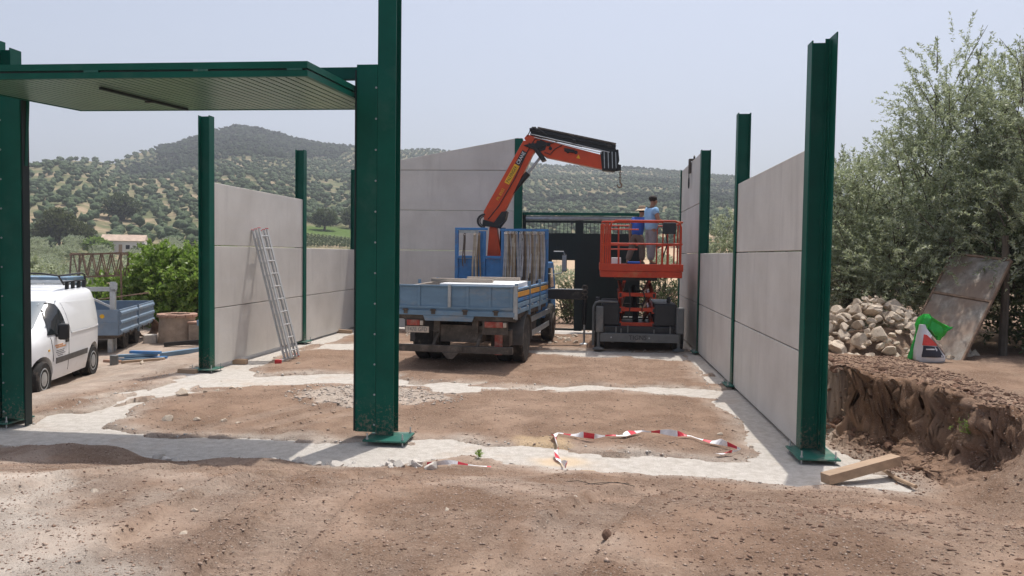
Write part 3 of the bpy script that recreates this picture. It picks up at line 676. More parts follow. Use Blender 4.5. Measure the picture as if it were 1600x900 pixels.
# leaf, from the outer (near) edge at y=7.82 z=4.08 to the inner edge at y=10.5 z=4.24 (underside)
Y0, Z0, Y1d, Z1d = 7.82, 4.085, 10.5, 4.235
dv = Vector((0, Y1d-Y0, Z1d-Z0)); Ld = dv.length; dv.normalize(); nv = Vector((0, -dv.z, dv.y))
def lp(x, s, t): return Vector((x, Y0, Z0))+dv*s+nv*t
XA, XB = -7.235, -2.935
def lbox(m, x0, x1, s0, s1, t0, t1):
    q = [lp(x, s, t) for x in (x0, x1) for s in (s0, s1) for t in (t0, t1)]
    return m.add(q, [(0, 1, 3, 2), (4, 6, 7, 5), (0, 4, 5, 1), (2, 3, 7, 6), (0, 2, 6, 4), (1, 5, 7, 3)])
m = MB()
for s0, s1 in ((0, 0.05), (Ld-0.05, Ld)):
    lbox(m, XA, XB, s0, s1, 0.0, 0.06)
for x in (XA, XB-0.05): lbox(m, x, x+0.05, 0.05, Ld-0.05, 0.0, 0.06)
m.build('leaf_frame', GREEN, door, world=True)
m = MB(); lbox(m, XA, XB, 0.0, 0.05, 0.082, 0.150); lbox(m, XA, XB, Ld-0.05, Ld, 0.082, 0.15)
for x in (XA, XB-0.05): lbox(m, x, x+0.05, 0.05, Ld-0.05, 0.082, 0.15)
m.build('outer_frame', GREEN, door, world=True)
m = MB(); lbox(m, XA+0.02, XB-0.02, 0.02, Ld-0.02, 0.061, 0.081); m.build('core_sheet', DKGREEN, door, world=True)
for x in (-6.55, -5.35, -4.15, -3.15):
    m = MB(); lbox(m, x, x+0.16, -0.004, 0.016, 0.0605, 0.0815); m.build('clip', GREEN_PLATE, door, world=True)
nsl = 40; w = (XB-XA-0.11)/nsl
for k in range(nsl):
    m = MB(); x0 = XA+0.055+k*w
    lbox(m, x0+0.010, x0+w-0.010, 0.05, Ld-0.05, 0.006, 0.030); m.build('slat', SLAT, door, world=True)
m = MB(); lbox(m, -5.55, -5.52, 0.55, 2.45, -0.03, 0.0); m.build('lock_bar', DKGREEN, door, world=True)
m = MB(); lbox(m, -5.58, -5.49, 1.5, 1.56, -0.045, -0.03); m.build('handle', BLACK, door, world=True)
# pivot arms between leaf and jambs
for x in (XA-0.012, XB+0.012):
    MB().beam((x, 9.42, 3.35), tuple(lp(x, 1.65, 0.03)), 0.018, 0.05).build('pivot_arm', GREEN, door, world=True)

# ------------------------------------------------------------------ back gate
gate = empty('metal_gate', (-0.45, 23.62, 0), 0, 'dark green double gate with picket top under a green beam at the back', 'gate')
MB().bb(-2.2, 1.32, 23.57, 23.70, 3.49, 3.575).build('top_beam', GREEN, gate, bevel=0.004, world=True)
MB().cyl((-2.1, 23.64, 3.405), (1.2, 23.64, 3.405), 0.06, 12).build('roller_tube', STEEL, gate, world=True)
MB().bb(-2.16, 1.24, 23.615, 23.665, 3.27, 3.335).build('track', DKGREEN, gate, world=True)
for x0, x1 in ((-2.2, -2.09), (-0.62, -0.38), (1.2, 1.31)):
    MB().bb(x0, x1, 23.6, 23.68, 0.05, 3.488 if x0 != -0.62 else 3.34).build('post', DKGREEN, gate, world=True)
def sheet(x0, x1, z0, z1):
    s = MB().bb(x0, x1, 23.625, 23.645, z0, z1).build('sheet', DKGREEN, gate, world=True)
    for x in np.arange(x0+0.1, x1-0.05, 0.17):
        MB().bb(x, x+0.05, 23.612, 23.6245, z0+0.02, z1-0.02).build('rib', DKGREEN, s, world=True)
    return s
sheet(-2.09, -1.32, 0.08, 2.9); sheet(-1.32, -0.62, 2.16, 2.9); sheet(-0.38, 1.2, 0.08, 2.9)
MB().bb(-1.36, -1.30, 23.605, 23.67, 0.06, 2.16).build('wicket_post', DKGREEN, gate, world=True)
MB().bb(-1.30, -0.62, 23.61, 23.66, 0.06, 0.12).build('sill', DKGREEN, gate, world=True)
MB().bb(-2.09, 1.2, 23.62, 23.655, 2.9, 2.96).build('rail', DKGREEN, gate, world=True)
for x in list(np.arange(-2.0, -0.66, 0.115))+list(np.arange(-0.29, 1.18, 0.115)):
    MB().cyl((x, 23.64, 2.96), (x, 23.64, 3.27), 0.008, 6).build('picket', DKGREEN, gate, world=True)

# lifting clamp hanging on the far right panel
cl = empty('lifting_clamp', (2.44, 21.2, 4.5), 0, 'steel lifting clamp with ring hanging on the topmost far panel', 'clamp')
MB().bb(-0.06, -0.012, -0.10, 0.10, 0.0, 0.33).bb(-0.06, 0.24, -0.10, 0.10, 0.318, 0.37).bb(0.18, 0.24, -0.1, 0.1, 0.05, 0.315).build('jaw', CHASSIS, cl, bevel=0.006)
ring = [(-0.05, 0.09*math.cos(t)*0.9, -0.25+0.14*math.sin(t)) for t in np.linspace(0, 2*math.pi, 17)]
MB().tube(ring, 0.014, 6).build('ring', BLACK, cl, smooth=True)
MB().tube([(-0.05, 0, -0.11), (-0.05, 0, 0.05)], 0.012, 6).build('chain', BLACK, cl)
MB().tube([(0.08, 0.1*math.cos(t), 0.37+0.09*math.sin(t)) for t in np.linspace(0, math.pi, 9)], 0.016, 6).build('eye', BLACK, cl, smooth=True)

# timber blocks and offcuts under the walls
def timber(name, label, a, b, w, h, mat=TIMBER, cat='timber', grp=None, ends=0.003):
    a = Vector(a); b = Vector(b); c = (a+b)/2
    o = MB().beam(a-c, b-c, w, h).build(name, mat, None, bevel=ends); o.location = c
    return tag(o, label, cat, grp)
timber('timber_beam', 'long squared timber beam lying by the front right column base', (2.36, 8.24, 0.075), (3.20, 8.66, 0.20), 0.13, 0.10)
o = MB().tube([(-0.02, 0.3, 0.02), (0.02, 0, 0), (0.1, -0.30, 0.005)], [0.021, 0.022, 0.02], 8).build('round_stick', TIMBER, None, smooth=True)
o.location = (3.12, 8.48, gz(3.12, 8.48)+0.06); tag(o, 'short round wooden stick under the end of the timber beam', 'stick')
timber('timber_block', 'timber block wedged under the base plate of the open-end left column', (-7.72, 14.0, 0.04), (-7.38, 13.98, 0.04), 0.14, 0.09)
timber('timber_block', 'timber block under the bottom edge of the ladder-bay panel', (-7.28, 15.3, 0.06), (-7.0, 15.3, 0.06), 0.12, 0.1)
timber('timber_block', 'timber offcut under the far left panel near the gable', (-7.28, 21.8, 0.06), (-6.85, 21.75, 0.05), 0.12, 0.1)

# ------------------------------------------------------------------ ladder
lad = empty('ladder', (-6.35, 15.8, 0.03), 0, 'three-section aluminium ladder with red feet leaning on the left concrete wall', 'ladder')
A = Vector((-6.33, 0, 0.05)); B = Vector((-7.215, 0, 2.74)); dl = (B-A).normalized(); nl = Vector((dl.z, 0, -dl.x))
for sct in range(3):
    off = nl*(0.075*sct)
    for y in (15.62, 16.02):
        st = MB().beam(A+off+Vector((0, y, 0.05-0.03)), B+off+Vector((0, y+0.42, 0)), 0.028, 0.066, up=(0, 1, 0)).build('stile', ALU, lad, bevel=0.003, world=True)
    for k in range(10):
        p = A.lerp(B, (k+0.6)/10.2)+off
        sy_l = 0.42*(k+0.6)/10.2; MB().cyl((p.x, 15.634+sy_l, p.z), (p.x, 16.006+sy_l, p.z), 0.016, 8).build('rung', ALU, lad, world=True)
for y in (15.62, 16.02):
    for sct in range(3):
        p = B+nl*0.075*sct+Vector((0, y+0.42, 0.008)); MB().box(p, (0.066, 0.032, 0.018)).build('end_cap', REDPL, lad, bevel=0.006, world=True)
MB().bb(-6.40, -6.31, 15.36, 16.3, 0.035, 0.10).build('stabiliser_bar', ALU, lad, bevel=0.005, world=True)
for y in (15.34, 16.3): MB().bb(-6.42, -6.29, y-0.03, y+0.03, 0.025, 0.115).build('foot', REDPL, lad, bevel=0.008, world=True)

# ------------------------------------------------------------------ wheels
def wheel(parent, c, r, w, rim_r, axis=(1, 0, 0), name='wheel', dish=0.04, rim_mat=None, out=1):
    """c: wheel centre in the parent's frame, axle along local x, outer face towards out*x"""
    W = MB().lathe([(rim_r, -w/2), (r*0.93, -w/2), (r, -w/2+0.03), (r, w/2-0.03), (r*0.93, w/2), (rim_r, w/2)], 32, (0, 0, 0), 'X').build(name, RUBBER, parent, smooth=True)
    W.location = c
    q = out*w/2
    MB().lathe([(rim_r, q-out*0.012), (rim_r*0.9, q-out*0.02), (rim_r*0.82, q-out*dish), (rim_r*0.5, q-out*dish*0.7), (rim_r*0.3, q-out*0.005), (0.01, q)], 28, (0, 0, 0), 'X').build('rim', rim_mat or STEEL, W, smooth=True)
    return W

# ------------------------------------------------------------------ blue flatbed truck with loader crane
tr = empty('flatbed_truck', (-2.60, 16.7, 0.045), R(-4.5), 'dusty blue drop-side flatbed truck with an orange loader crane', 'truck')
HB = 1.19
MB().bb(-0.45, -0.33, -1.42, 5.2, 0.72, 0.98).bb(0.33, 0.45, -1.42, 5.2, 0.72, 0.98).build('chassis_rail', CHASSIS, tr)
m = MB().bb(-HB+0.03, HB-0.03, -1.46, 2.94, 1.00, 1.085)
for y in np.arange(-1.2, 2.9, 0.6): m.bb(-HB+0.05, HB-0.05, y, y+0.07, 0.93, 0.999)
m.build('bed_floor', CHASSIS, tr)
tg = MB().bb(-HB, HB, -1.53, -1.495, 1.09, 1.615).build('tailgate', BLUEGREY, tr, bevel=0.004)
MB().bb(-HB-0.005, HB+0.005, -1.56, -1.49, 1.617, 1.648).build('top_rail', BLUEGREY, tg, bevel=0.004)
MB().bb(-HB-0.005, HB+0.005, -1.565, -1.531, 1.055, 1.15).build('bottom_rail', BLUEGREY, tg, bevel=0.004)
MB().bb(-HB-0.005, HB+0.005, -1.552, -1.531, 1.19, 1.235).build('hinge_rail', BLUEGREY, tg, bevel=0.003)
for x in (-1.15, -0.72, 0.26, 0.70, 1.13):
    MB().bb(x-0.028, x+0.028, -1.55, -1.531, 1.236, 1.616).build('rib', BLUEGREY, tg, bevel=0.003)
MB().bb(-0.125, -0.065, -1.585, -1.531, 1.22, 1.66).build('stake', STEEL, tg, bevel=0.004)
for x in (-0.98, -0.42, 0.22, 0.83):
    MB().box((x, -1.575, 1.13), (0.075, 0.02, 0.10)).cyl((x-0.06, -1.585, 1.16), (x+0.06, -1.585, 1.16), 0.014, 8).build('hinge', CHASSIS, tg)
for s in (-1, 1):
    sd = MB().bb(min(s*HB, s*(HB-0.035)), max(s*HB, s*(HB-0.035)), -1.485, 2.93, 1.09, 1.60).build('side_board', BLUE, tr, bevel=0.004)
    x0, x1 = sorted((s*(HB+0.002), s*(HB+0.030)))
    for k, (ya, yb) in enumerate(((-1.45, 0.05), (0.10, 1.5), (1.55, 2.90))):
        MB().bb(x0, x1, ya, yb, 1.43, 1.53).build('stripe_board', YELLOW, sd, bevel=0.004)
        for z0, z1 in ((1.10, 1.19), (1.225, 1.315), (1.555, 1.602)):
            MB().bb(x0, x1, ya, yb, z0, z1).build('rib', BLUEGREY, sd, bevel=0.008)
        MB().bb(x0, x1, ya, yb, 1.335, 1.405).build('rib', BLUE, sd, bevel=0.01)
        for y in (ya+0.3, yb-0.3): MB().box((s*(HB+0.04), y, 1.2), (0.025, 0.1, 0.03)).build('latch', STEEL, sd)
    for y in (-1.47, 0.075, 1.525):
        MB().bb(min(s*(HB-0.01), s*(HB+0.05)), max(s*(HB-0.01), s*(HB+0.05)), y-0.022, y+0.022, 1.0, 1.70).build('stake', BLUEGREY, tr, bevel=0.003)
MB().bb(HB-0.02, HB+0.055, -1.56, -1.49, 1.02, 1.66).build('corner_post', STEEL, tr, bevel=0.004)
MB().bb(-HB-0.055, -HB+0.02, -1.56, -1.49, 1.02, 1.66).build('corner_post', STEEL, tr, bevel=0.004)
# rear end under the bed
MB().bb(-1.14, 1.20, -1.50, -1.38, 0.97, 1.05).build('rear_crossmember', CHASSIS, tr)
MB().prism([(-0.62, 1.05), (0.40, 1.05), (0.36, 0.95), (-0.58, 0.95)], lambda a, b, t: (a, t, b), -1.58, -1.505).build('light_bar', BLUEGREY, tr)
for x0, x1 in ((-1.02, -0.62), (0.55, 1.05)):
    b = MB().bb(x0, x1, -1.49, -1.44, 0.70, 0.965).build('lamp_board', CHASSIS, tr)
    MB().bb(x0+0.05, x1-0.09, -1.53, -1.491, 0.84, 0.955).build('tail_lamp', LAMP, b, bevel=0.012)
    MB().bb(x1-0.085, x1-0.02, -1.525, -1.491, 0.85, 0.94).build('reverse_lamp', PLATE, b, bevel=0.01)
np_ = MB().bb(-1.00, -0.52, -1.515, -1.50, 0.705, 0.825).build('number_plate', PLATE, tr, bevel=0.003)
text('plate_text', '1478 GFD', 0.115, frame_mat((-0.76, -1.517, 0.765), (1, 0, 0), (0, 0, 1)), GREYINK, np_, sx=0.85)
MB().bb(-0.33, 0.52, -1.35, -0.95, 0.52, 0.86).build('toolbox', CHASSIS, tr, bevel=0.01)
MB().bb(0.78, 0.93, -1.40, -1.37, 0.30, 0.70).build('mud_flap', LAMP, tr)
MB().bb(-0.92, -0.55, -1.15, -1.12, 0.30, 0.70).build('mud_flap', RUBBER, tr)
MB().bb(-1.17, 1.17, -1.62, -1.50, 0.34, 0.47).build('underrun_bar', CHASSIS, tr, bevel=0.006)
for x in (-0.42, 0.46): MB().beam((x, -1.52, 0.46), (x+0.08, -1.15, 0.86), 0.06, 0.05).build('underrun_bracket', CHASSIS, tr)
MB().prism([(-0.16, 0.34), (0.16, 0.34), (0.05, 0.22), (-0.05, 0.22)], lambda a, b, t: (a-0.05, t, b), -1.66, -1.60).cyl((0.15, -1.66, 0.42), (0.15, -1.62, 0.42), 0.045, 12).build('tow_hitch', CHASSIS, tr)
for s in (-1, 1):
    wheel(tr, (s*1.045, 0, 0.49), 0.49, 0.27, 0.29, out=s, rim_mat=CHASSIS, dish=0.10)
    wheel(tr, (s*0.73, 0, 0.49), 0.49, 0.27, 0.29, out=s, rim_mat=CHASSIS, dish=0.10)
    wheel(tr, (s*1.03, 4.35, 0.49), 0.49, 0.28, 0.29, out=s, rim_mat=CHASSIS, dish=-0.04)
    prof = [(0.60*math.cos(t), 0.49+0.56*math.sin(t)) for t in np.linspace(R(-8), R(188), 15)]
    inn = [(0.575*math.cos(t), 0.49+0.535*math.sin(t)) for t in np.linspace(R(188), R(-8), 15)]
    q = len(prof); vs = []
    x0, x1 = s*0.58, s*1.20
    m = MB(); ring = prof+inn
    m.add([(x0, a, b) for a, b in ring]+[(x1, a, b) for a, b in ring],
          [(i, i+1, 2*q+i+1, 2*q+i) for i in range(q-1)]+[(q+i, q+i+1, 3*q+i+1, 3*q+i) for i in range(q-1)]+[(i, i+1, 2*q-2-i, 2*q-1-i) for i in range(q-1)]+[(2*q+i, 2*q+i+1, 4*q-2-i, 4*q-1-i) for i in range(q-1)])
    m.build('mudguard', DUST, tr, smooth=True)
    for z in (0.46, 0.78): MB().bb(min(s*1.13, s*1.165), max(s*1.13, s*1.165), 0.78, 3.6, z, z+0.12).build('side_guard', STEEL, tr, bevel=0.004)
MB().bb(0.62, 1.0, -1.0, -0.66, 0.42, 0.74).build('battery_box', CHASSIS, tr, bevel=0.01)
MB().cyl((-1.0, 0, 0.49), (1.0, 0, 0.49), 0.09, 12).build('axle', CHASSIS, tr)
MB().bb(0.5, 1.05, 1.1, 2.2, 0.5, 0.95).build('fuel_tank', CHASSIS, tr, bevel=0.05)
# headboard rack
rk = MB().bb(-HB, -HB+0.085, 2.98, 3.07, 1.0, 2.86).build('rack_post', BLUE, tr, bevel=0.006)
for x0, x1, z1 in ((-0.58, -0.48, 2.84), (-0.478, -0.40, 2.84), (0.0, 0.075, 2.84), (0.42, 0.47, 2.82), (HB-0.085, HB, 2.84)):
    MB().bb(x0, x1, 2.98, 3.07, 1.0, z1).build('rack_post', BLUE, tr, bevel=0.006)
for x0, x1, z0, z1 in ((-HB, -0.36, 2.865, 2.925), (-0.02, HB, 2.845, 2.905), (-HB+0.086, -0.581, 2.15, 2.22), (-0.399, -0.001, 2.15, 2.22), (0.076, 1.10, 2.13, 2.20)):
    MB().bb(x0, x1, 2.97, 3.08, z0, z1).build('rack_rail', BLUE, tr, bevel=0.006)
for x0, x1 in ((-HB+0.09, -0.59), (-0.395, -0.005), (0.08, 0.415), (0.475, HB-0.09)):
    p = MB().bb(x0, x1, 3.03, 3.05, 1.09, 2.125 if x0 > 0 else 2.145).build('rack_panel', BLUE, tr)
    MB().bb(x0+0.05, x1-0.05, 3.0, 3.029, 1.55, 1.6).build('stiffener', BLUE, p)
MB().bb(-HB+0.1, -0.60, 3.0, 3.03, 2.79, 2.863).build('rack_plate', STEEL, tr)
# cab in front of the rack
cabp = [(3.75, 0.62), (3.75, 1.98), (3.95, 2.08), (5.05, 2.08), (5.5, 1.5), (5.62, 0.9), (5.62, 0.5), (5.0, 0.5), (4.95, 0.8), (4.7, 1.06), (4.0, 1.06), (3.82, 0.8)]
cab = MB().prism(cabp, lambda a, b, t: (t, a, b), -1.06, 1.06).build('cab', BLUE, tr, bevel=0.04)
for s in (-1, 1):
    MB().prism([(4.0, 1.4), (4.0, 1.92), (4.75, 1.92), (5.15, 1.4)], lambda a, b, t: (t, a, b), s*1.061, s*1.068).build('side_window', GLASS, cab)
MB().prism([(-0.95, 1.52), (0.95, 1.52), (0.9, 2.0), (-0.9, 2.0)], lambda a, b, t: (a, 5.52-(b-1.5)*0.78+t, b), 0.0, 0.012).build('windscreen', GLASS, cab)
mir = MB().bb(1.32, 1.45, 4.80, 4.86, 1.82, 2.28).build('mirror', BLACK, tr, bevel=0.02)
MB().tube([(1.10, 4.75, 2.36), (1.36, 4.82, 2.36), (1.38, 4.83, 2.28)], 0.014, 8).build('mirror_arm', STEEL, mir, smooth=True)
MB().tube([(1.10, 4.75, 1.74), (1.30, 4.82, 1.78), (1.38, 4.83, 1.84)], 0.014, 8).build('mirror_arm', STEEL, mir, smooth=True)
MB().bb(1.33, 1.44, 4.786, 4.799, 1.84, 2.26).build('mirror_glass', STEEL, mir)
# crane (world coordinates)
CY = 20.4
def cp(a, b, t): return (a, t, b)
MB().bb(-3.2, -1.5, 20.15, 20.62, 0.85, 1.30).build('crane_base', BLACK, tr, bevel=0.02, world=True)
MB().prism([(-2.86, 1.30), (-2.30, 1.30), (-2.56, 3.02), (-2.74, 3.02)], cp, CY-0.17, CY+0.17).build('crane_column', ORANGE, tr, bevel=0.02, world=True)
MB().cyl((-2.45, CY+0.1, 1.4), (-2.42, CY+0.1, 3.0), 0.075, 12).build('slew_cylinder', BLACK, tr, world=True)
MB().prism([(-2.92, 3.04), (-2.5, 2.98), (-2.33, 3.2), (-2.28, 3.42), (-2.42, 3.40), (-2.62, 3.12), (-2.9, 3.2)], cp, CY-0.24, CY+0.24).build('knuckle', BLACK, tr, bevel=0.015, world=True)
boom = MB().prism([(-2.81, 3.58), (-2.905, 3.40), (-2.88, 3.08), (-2.62, 3.05), (-2.36, 3.40), (-2.20, 3.74), (-1.66, 4.86), (-1.55, 5.02), (-1.66, 5.24), (-1.90, 5.22)], cp, CY-0.13, CY+0.13).build('main_boom', ORANGE, tr, bevel=0.012, world=True)
ax = (Vector((-1.90, 0, 5.22))-Vector((-2.81, 0, 3.58))).normalized(); perp = Vector((ax.z, 0, -ax.x))
def on_boom(s, q): return Vector((-2.81, CY-0.133, 3.58))+ax*s+perp*q
def label_plate(name, s0, s1, q0, q1, mat):
    pts = [on_boom(s0, q0), on_boom(s1, q0), on_boom(s1, q1), on_boom(s0, q1)]
    return MB().prism([(p.x, p.z) for p in pts], cp, CY-0.1355, CY-0.1315).build(name, mat, boom, world=True)
pl = label_plate('maker_label', 0.72, 1.26, 0.10, 0.24, YLABEL)
def btext(body, s, q, size, mat, sx=1.0):
    o = on_boom(s, q); o.y = CY-0.1365
    text('lettering', body, size, frame_mat(o, ax, -perp), mat, pl, world=True, sx=sx)
btext('PALFINGER', 0.99, 0.17, 0.12, INK, 0.78)
label_plate('maker_label', 1.27, 1.66, 0.10, 0.24, INK); btext('CRANE', 1.465, 0.17, 0.13, SHEETWHITE, 0.82)
btext('PK 8502', 0.40, 0.17, 0.11, YLABEL, 0.9)
MB().cyl((-2.37, CY-0.05, 3.70), (-1.77, CY-0.05, 4.40), 0.075, 14).build('boom_cylinder', BLACK, tr, smooth=True, world=True)
MB().cyl((-1.80, CY-0.05, 4.365), (-1.42, CY-0.05, 4.86), 0.036, 12).build('piston_rod', STEEL, tr, smooth=True, world=True)
MB().prism([(-1.90, 5.10), (-1.62, 5.16), (-1.30, 4.74), (-1.42, 4.70), (-1.62, 4.98)], cp, CY-0.19, CY+0.19).build('linkage', BLACK, tr, bevel=0.02, world=True)
MB().prism([(-1.88, 5.28), (-1.80, 5.38), (-1.58, 5.32), (-1.05, 5.16), (0.10, 4.86), (0.14, 4.50), (-1.30, 4.80), (-1.62, 5.02)], cp, CY-0.14, CY+0.14).build('outer_boom', ORANGE, tr, bevel=0.012, world=True)
dirb = Vector((0.52+1.78, 0, 4.98-5.46)).normalized()
for k, (dz, w, mm) in enumerate(((-0.03, 0.11, BLACK), (0.10, 0.08, BLACK), (-0.135, 0.035, STEEL), (0.19, 0.05, CHASSIS))):
    a = Vector((-1.72+0.06*k, CY-0.04*(k % 2), 5.44+dz*0.6)); b = a+dirb*(2.22-0.06*k)
    MB().beam(a, b, w+0.1, w).build('extension_tube', mm, tr, bevel=0.005, world=True)
MB().prism([(0.06, 4.94), (0.52, 5.0), (0.55, 4.72), (0.44, 4.44), (0.12, 4.47)], cp, CY-0.16, CY+0.12).build('boom_tip', BLACK, tr, bevel=0.02, world=True)
for x in (0.16, 0.26, 0.36, 0.45): MB().beam((x, CY-0.17, 4.96-0.1*(x-0.1)), (x+0.02, CY-0.17, 4.52), 0.03, 0.02, up=(1, 0, 0)).build('tip_plate', STEEL, tr, world=True)
MB().prism([(0.44, 4.66), (0.60, 4.62), (0.60, 4.48), (0.44, 4.46)], cp, CY-0.05, CY+0.05).build('hook_bracket', BLACK, tr, bevel=0.01, world=True)
for k in range(4):
    z = 4.47-0.062*k
    pts = [(0.58+(0.022*math.cos(t) if k % 2 else 0), CY+(0 if k % 2 else 0.022*math.cos(t)), z+0.042*math.sin(t)) for t in np.linspace(0, 2*math.pi, 11)]
    MB().tube(pts, 0.009, 6).build('chain_link', RUSTY, tr, smooth=True, world=True)
hk = [(0.58, 4.24), (0.58, 4.18), (0.62, 4.13), (0.615, 4.07), (0.56, 4.05), (0.515, 4.09), (0.52, 4.14)]
MB().tube([(a, CY, b) for a, b in hk], [0.016, 0.02, 0.023, 0.024, 0.022, 0.017, 0.008], 8).build('hook', RUSTY, tr, smooth=True, world=True)
for r_, o_ in ((0.16, 0.0), (0.13, 0.05), (0.18, -0.05)):
    MB().tube([(-2.86-r_*math.sin(t)*1.1, CY-0.12+o_, 3.16+r_*math.cos(t)) for t in np.linspace(0, math.pi, 11)], 0.016, 6).build('hose', BLACK, tr, smooth=True, world=True)
for x, y, z in ((-1.70, CY-0.1, 5.50), (-1.62, CY-0.1, 5.53), (-0.6, CY-0.16, 5.2), (-1.25, CY-0.16, 5.12)):
    MB().box((x, y, z), (0.09, 0.07, 0.09)).build('valve', BLACK, tr, bevel=0.01, world=True)
def hoses(paths, mat=BLACK, r_=0.013):
    for p_ in paths: MB().tube(p_, r_, 6).build('hose', mat, tr, smooth=True, world=True)
yf = CY-0.17
hoses([[(-2.78, yf, 3.2), (-2.5, yf, 3.55), (-2.1, yf, 4.25), (-1.78, yf, 4.95), (-1.6, yf, 5.25), (-1.3, yf, 5.3)],
       [(-1.75, yf, 5.15), (-1.55, yf-0.05, 5.0), (-1.35, yf-0.04, 5.1), (-1.0, yf, 5.2), (-0.4, yf, 5.06)],
       [(-1.8, yf, 5.32), (-1.66, yf-0.08, 5.55), (-1.5, yf-0.05, 5.5), (-1.3, yf, 5.36)],
       [(-1.35, yf, 4.92), (-1.2, yf-0.04, 4.86), (-1.08, yf-0.02, 5.0), (-0.9, yf, 5.1)]])
hoses([[(-1.7, yf-0.01, 5.38), (-0.6, yf-0.01, 5.13), (0.3, yf-0.01, 4.92)], [(-1.62, yf-0.02, 5.30), (-0.5, yf-0.02, 5.03), (0.1, yf-0.02, 4.90)]], STEEL, 0.011)
for x, z in ((-1.52, 5.18), (-1.2, 5.02), (-0.75, 4.94), (-0.55, 4.92)):
    MB().cyl((x, CY-0.15, z), (x, CY-0.142, z), 0.045, 12).build('pin_cap', BLACK, tr, world=True)
MB().prism([(-1.66, 5.10), (-1.45, 5.24), (-1.28, 5.16), (-1.34, 4.98), (-1.55, 4.92)], cp, CY-0.165, CY-0.145).build('boom_plate', BLACK, tr, bevel=0.006, world=True)
MB().prism([(-0.86, 5.03), (-0.58, 4.98), (-0.60, 4.90), (-0.84, 4.94)], cp, CY-0.20, CY-0.145).build('valve_block', BLACK, tr, bevel=0.01, world=True)
MB().prism([(-0.54, 4.78), (-0.44, 4.76), (-0.48, 4.87)], cp, CY-0.146, CY-0.1415).build('warning_sign', YLABEL, tr, world=True)
# outrigger stretched out to the right
og = MB().bb(-1.75, -0.24, 20.05, 20.25, 1.19, 1.44).build('outrigger_beam', BLACK, tr, bevel=0.01, world=True)
MB().bb(-1.12, -0.26, 20.06, 20.24, 1.442, 1.452).build('beam_edge', STEEL, og, world=True)
MB().cyl((-0.26, 20.15, 0.55), (-0.26, 20.15, 1.56), 0.055, 12).build('outrigger_leg', BLACK, og, smooth=True, world=True)
MB().cyl((-0.26, 20.15, 0.06), (-0.26, 20.15, 0.56), 0.028, 10).build('leg_rod', STEEL, og, world=True)
MB().lathe([(0.12, 0), (0.12, 0.02), (0.05, 0.05)], 16, (-0.26, 20.15, 0.035)).build('foot_plate', STEEL, og, world=True)
for z in (1.25, 1.38, 1.50):
    MB().tube([(-0.26+0.075*math.cos(t), 20.02, z+0.05*math.sin(t)) for t in np.linspace(0, 2*math.pi, 11)], 0.012, 6).build('hose', CHASSIS, og, smooth=True, world=True)

# straps on the rack, each its own
def strap(xl, top, bot, w, mat, label, sway):
    o = empty('lashing_strap', basis(tr) @ Vector((xl, 2.955, top)), R(-4.5), label, 'strap', 'lashing straps hung on the truck rack')
    n = 9; m = MB()
    for side, (dx, l2) in enumerate(((-0.5, 1.0), (0.55, random.uniform(0.75, 1.0)))):
        rows = []
        for i in range(n):
            t = i/(n-1); z = -(top-bot)*l2*t
            cx = dx*w*(0.5+0.9*math.sin(t*2.2))+0.012*math.sin(5*t+sway+side); cy = -0.02-0.02*math.sin(3*t+sway)-0.022*side
            rows.append((cx, cy, z))
        for i in range(n-1):
            a, b = rows[i], rows[i+1]; hw = w*0.42; th = 0.006
            q = [(a[0]-hw, a[1], a[2]), (a[0]+hw, a[1]-0.008, a[2]), (b[0]+hw, b[1]-0.008, b[2]), (b[0]-hw, b[1], b[2])]
            q2 = [(x, y-th, z) for x, y, z in q]
            m.add(q+q2, [(0, 1, 2, 3), (7, 6, 5, 4), (0, 4, 5, 1), (1, 5, 6, 2), (2, 6, 7, 3), (3, 7, 4, 0)])
    m.build('webbing', mat, o)
    MB().tube([(0.02*math.cos(t), -0.03+0.05*math.sin(t), 0.01+0.035*math.sin(t)) for t in np.linspace(0, 2*math.pi, 9)], 0.010, 6).build('loop', mat, o, smooth=True)
    return o
kinds = [(STRAPA, 'grey'), (STRAPB, 'brown'), (STRAPC, 'beige'), (STRAPD, 'dark')]
spots = list(np.linspace(0.12, 0.40, 8))+list(np.linspace(0.50, 1.08, 16))
for i, x in enumerate(spots):
    k = [0, 2, 1, 0, 1, 2, 1, 0, 0, 0, 3, 1, 0, 2, 0, 1, 2, 0, 0, 2, 1, 0, 2, 0][i]
    strap(x, 2.79, 1.22+0.5*random.random()**1.5, 0.042+0.02*random.random(), kinds[k][0], 'worn %s lashing strap hung in the thick row right of the crane column' % kinds[k][1], i*1.3)
strap(-0.93, 2.74, 1.95, 0.04, STRAPD, 'short dark strap hung alone in the rack opening', 0.4)
strap(-0.66, 2.76, 1.45, 0.06, STRAPC, 'long beige strap hung beside the rack opening', 1.0)
strap(-0.55, 2.76, 1.35, 0.05, STRAPB, 'long brown strap hung against the post left of the crane column', 2.0)

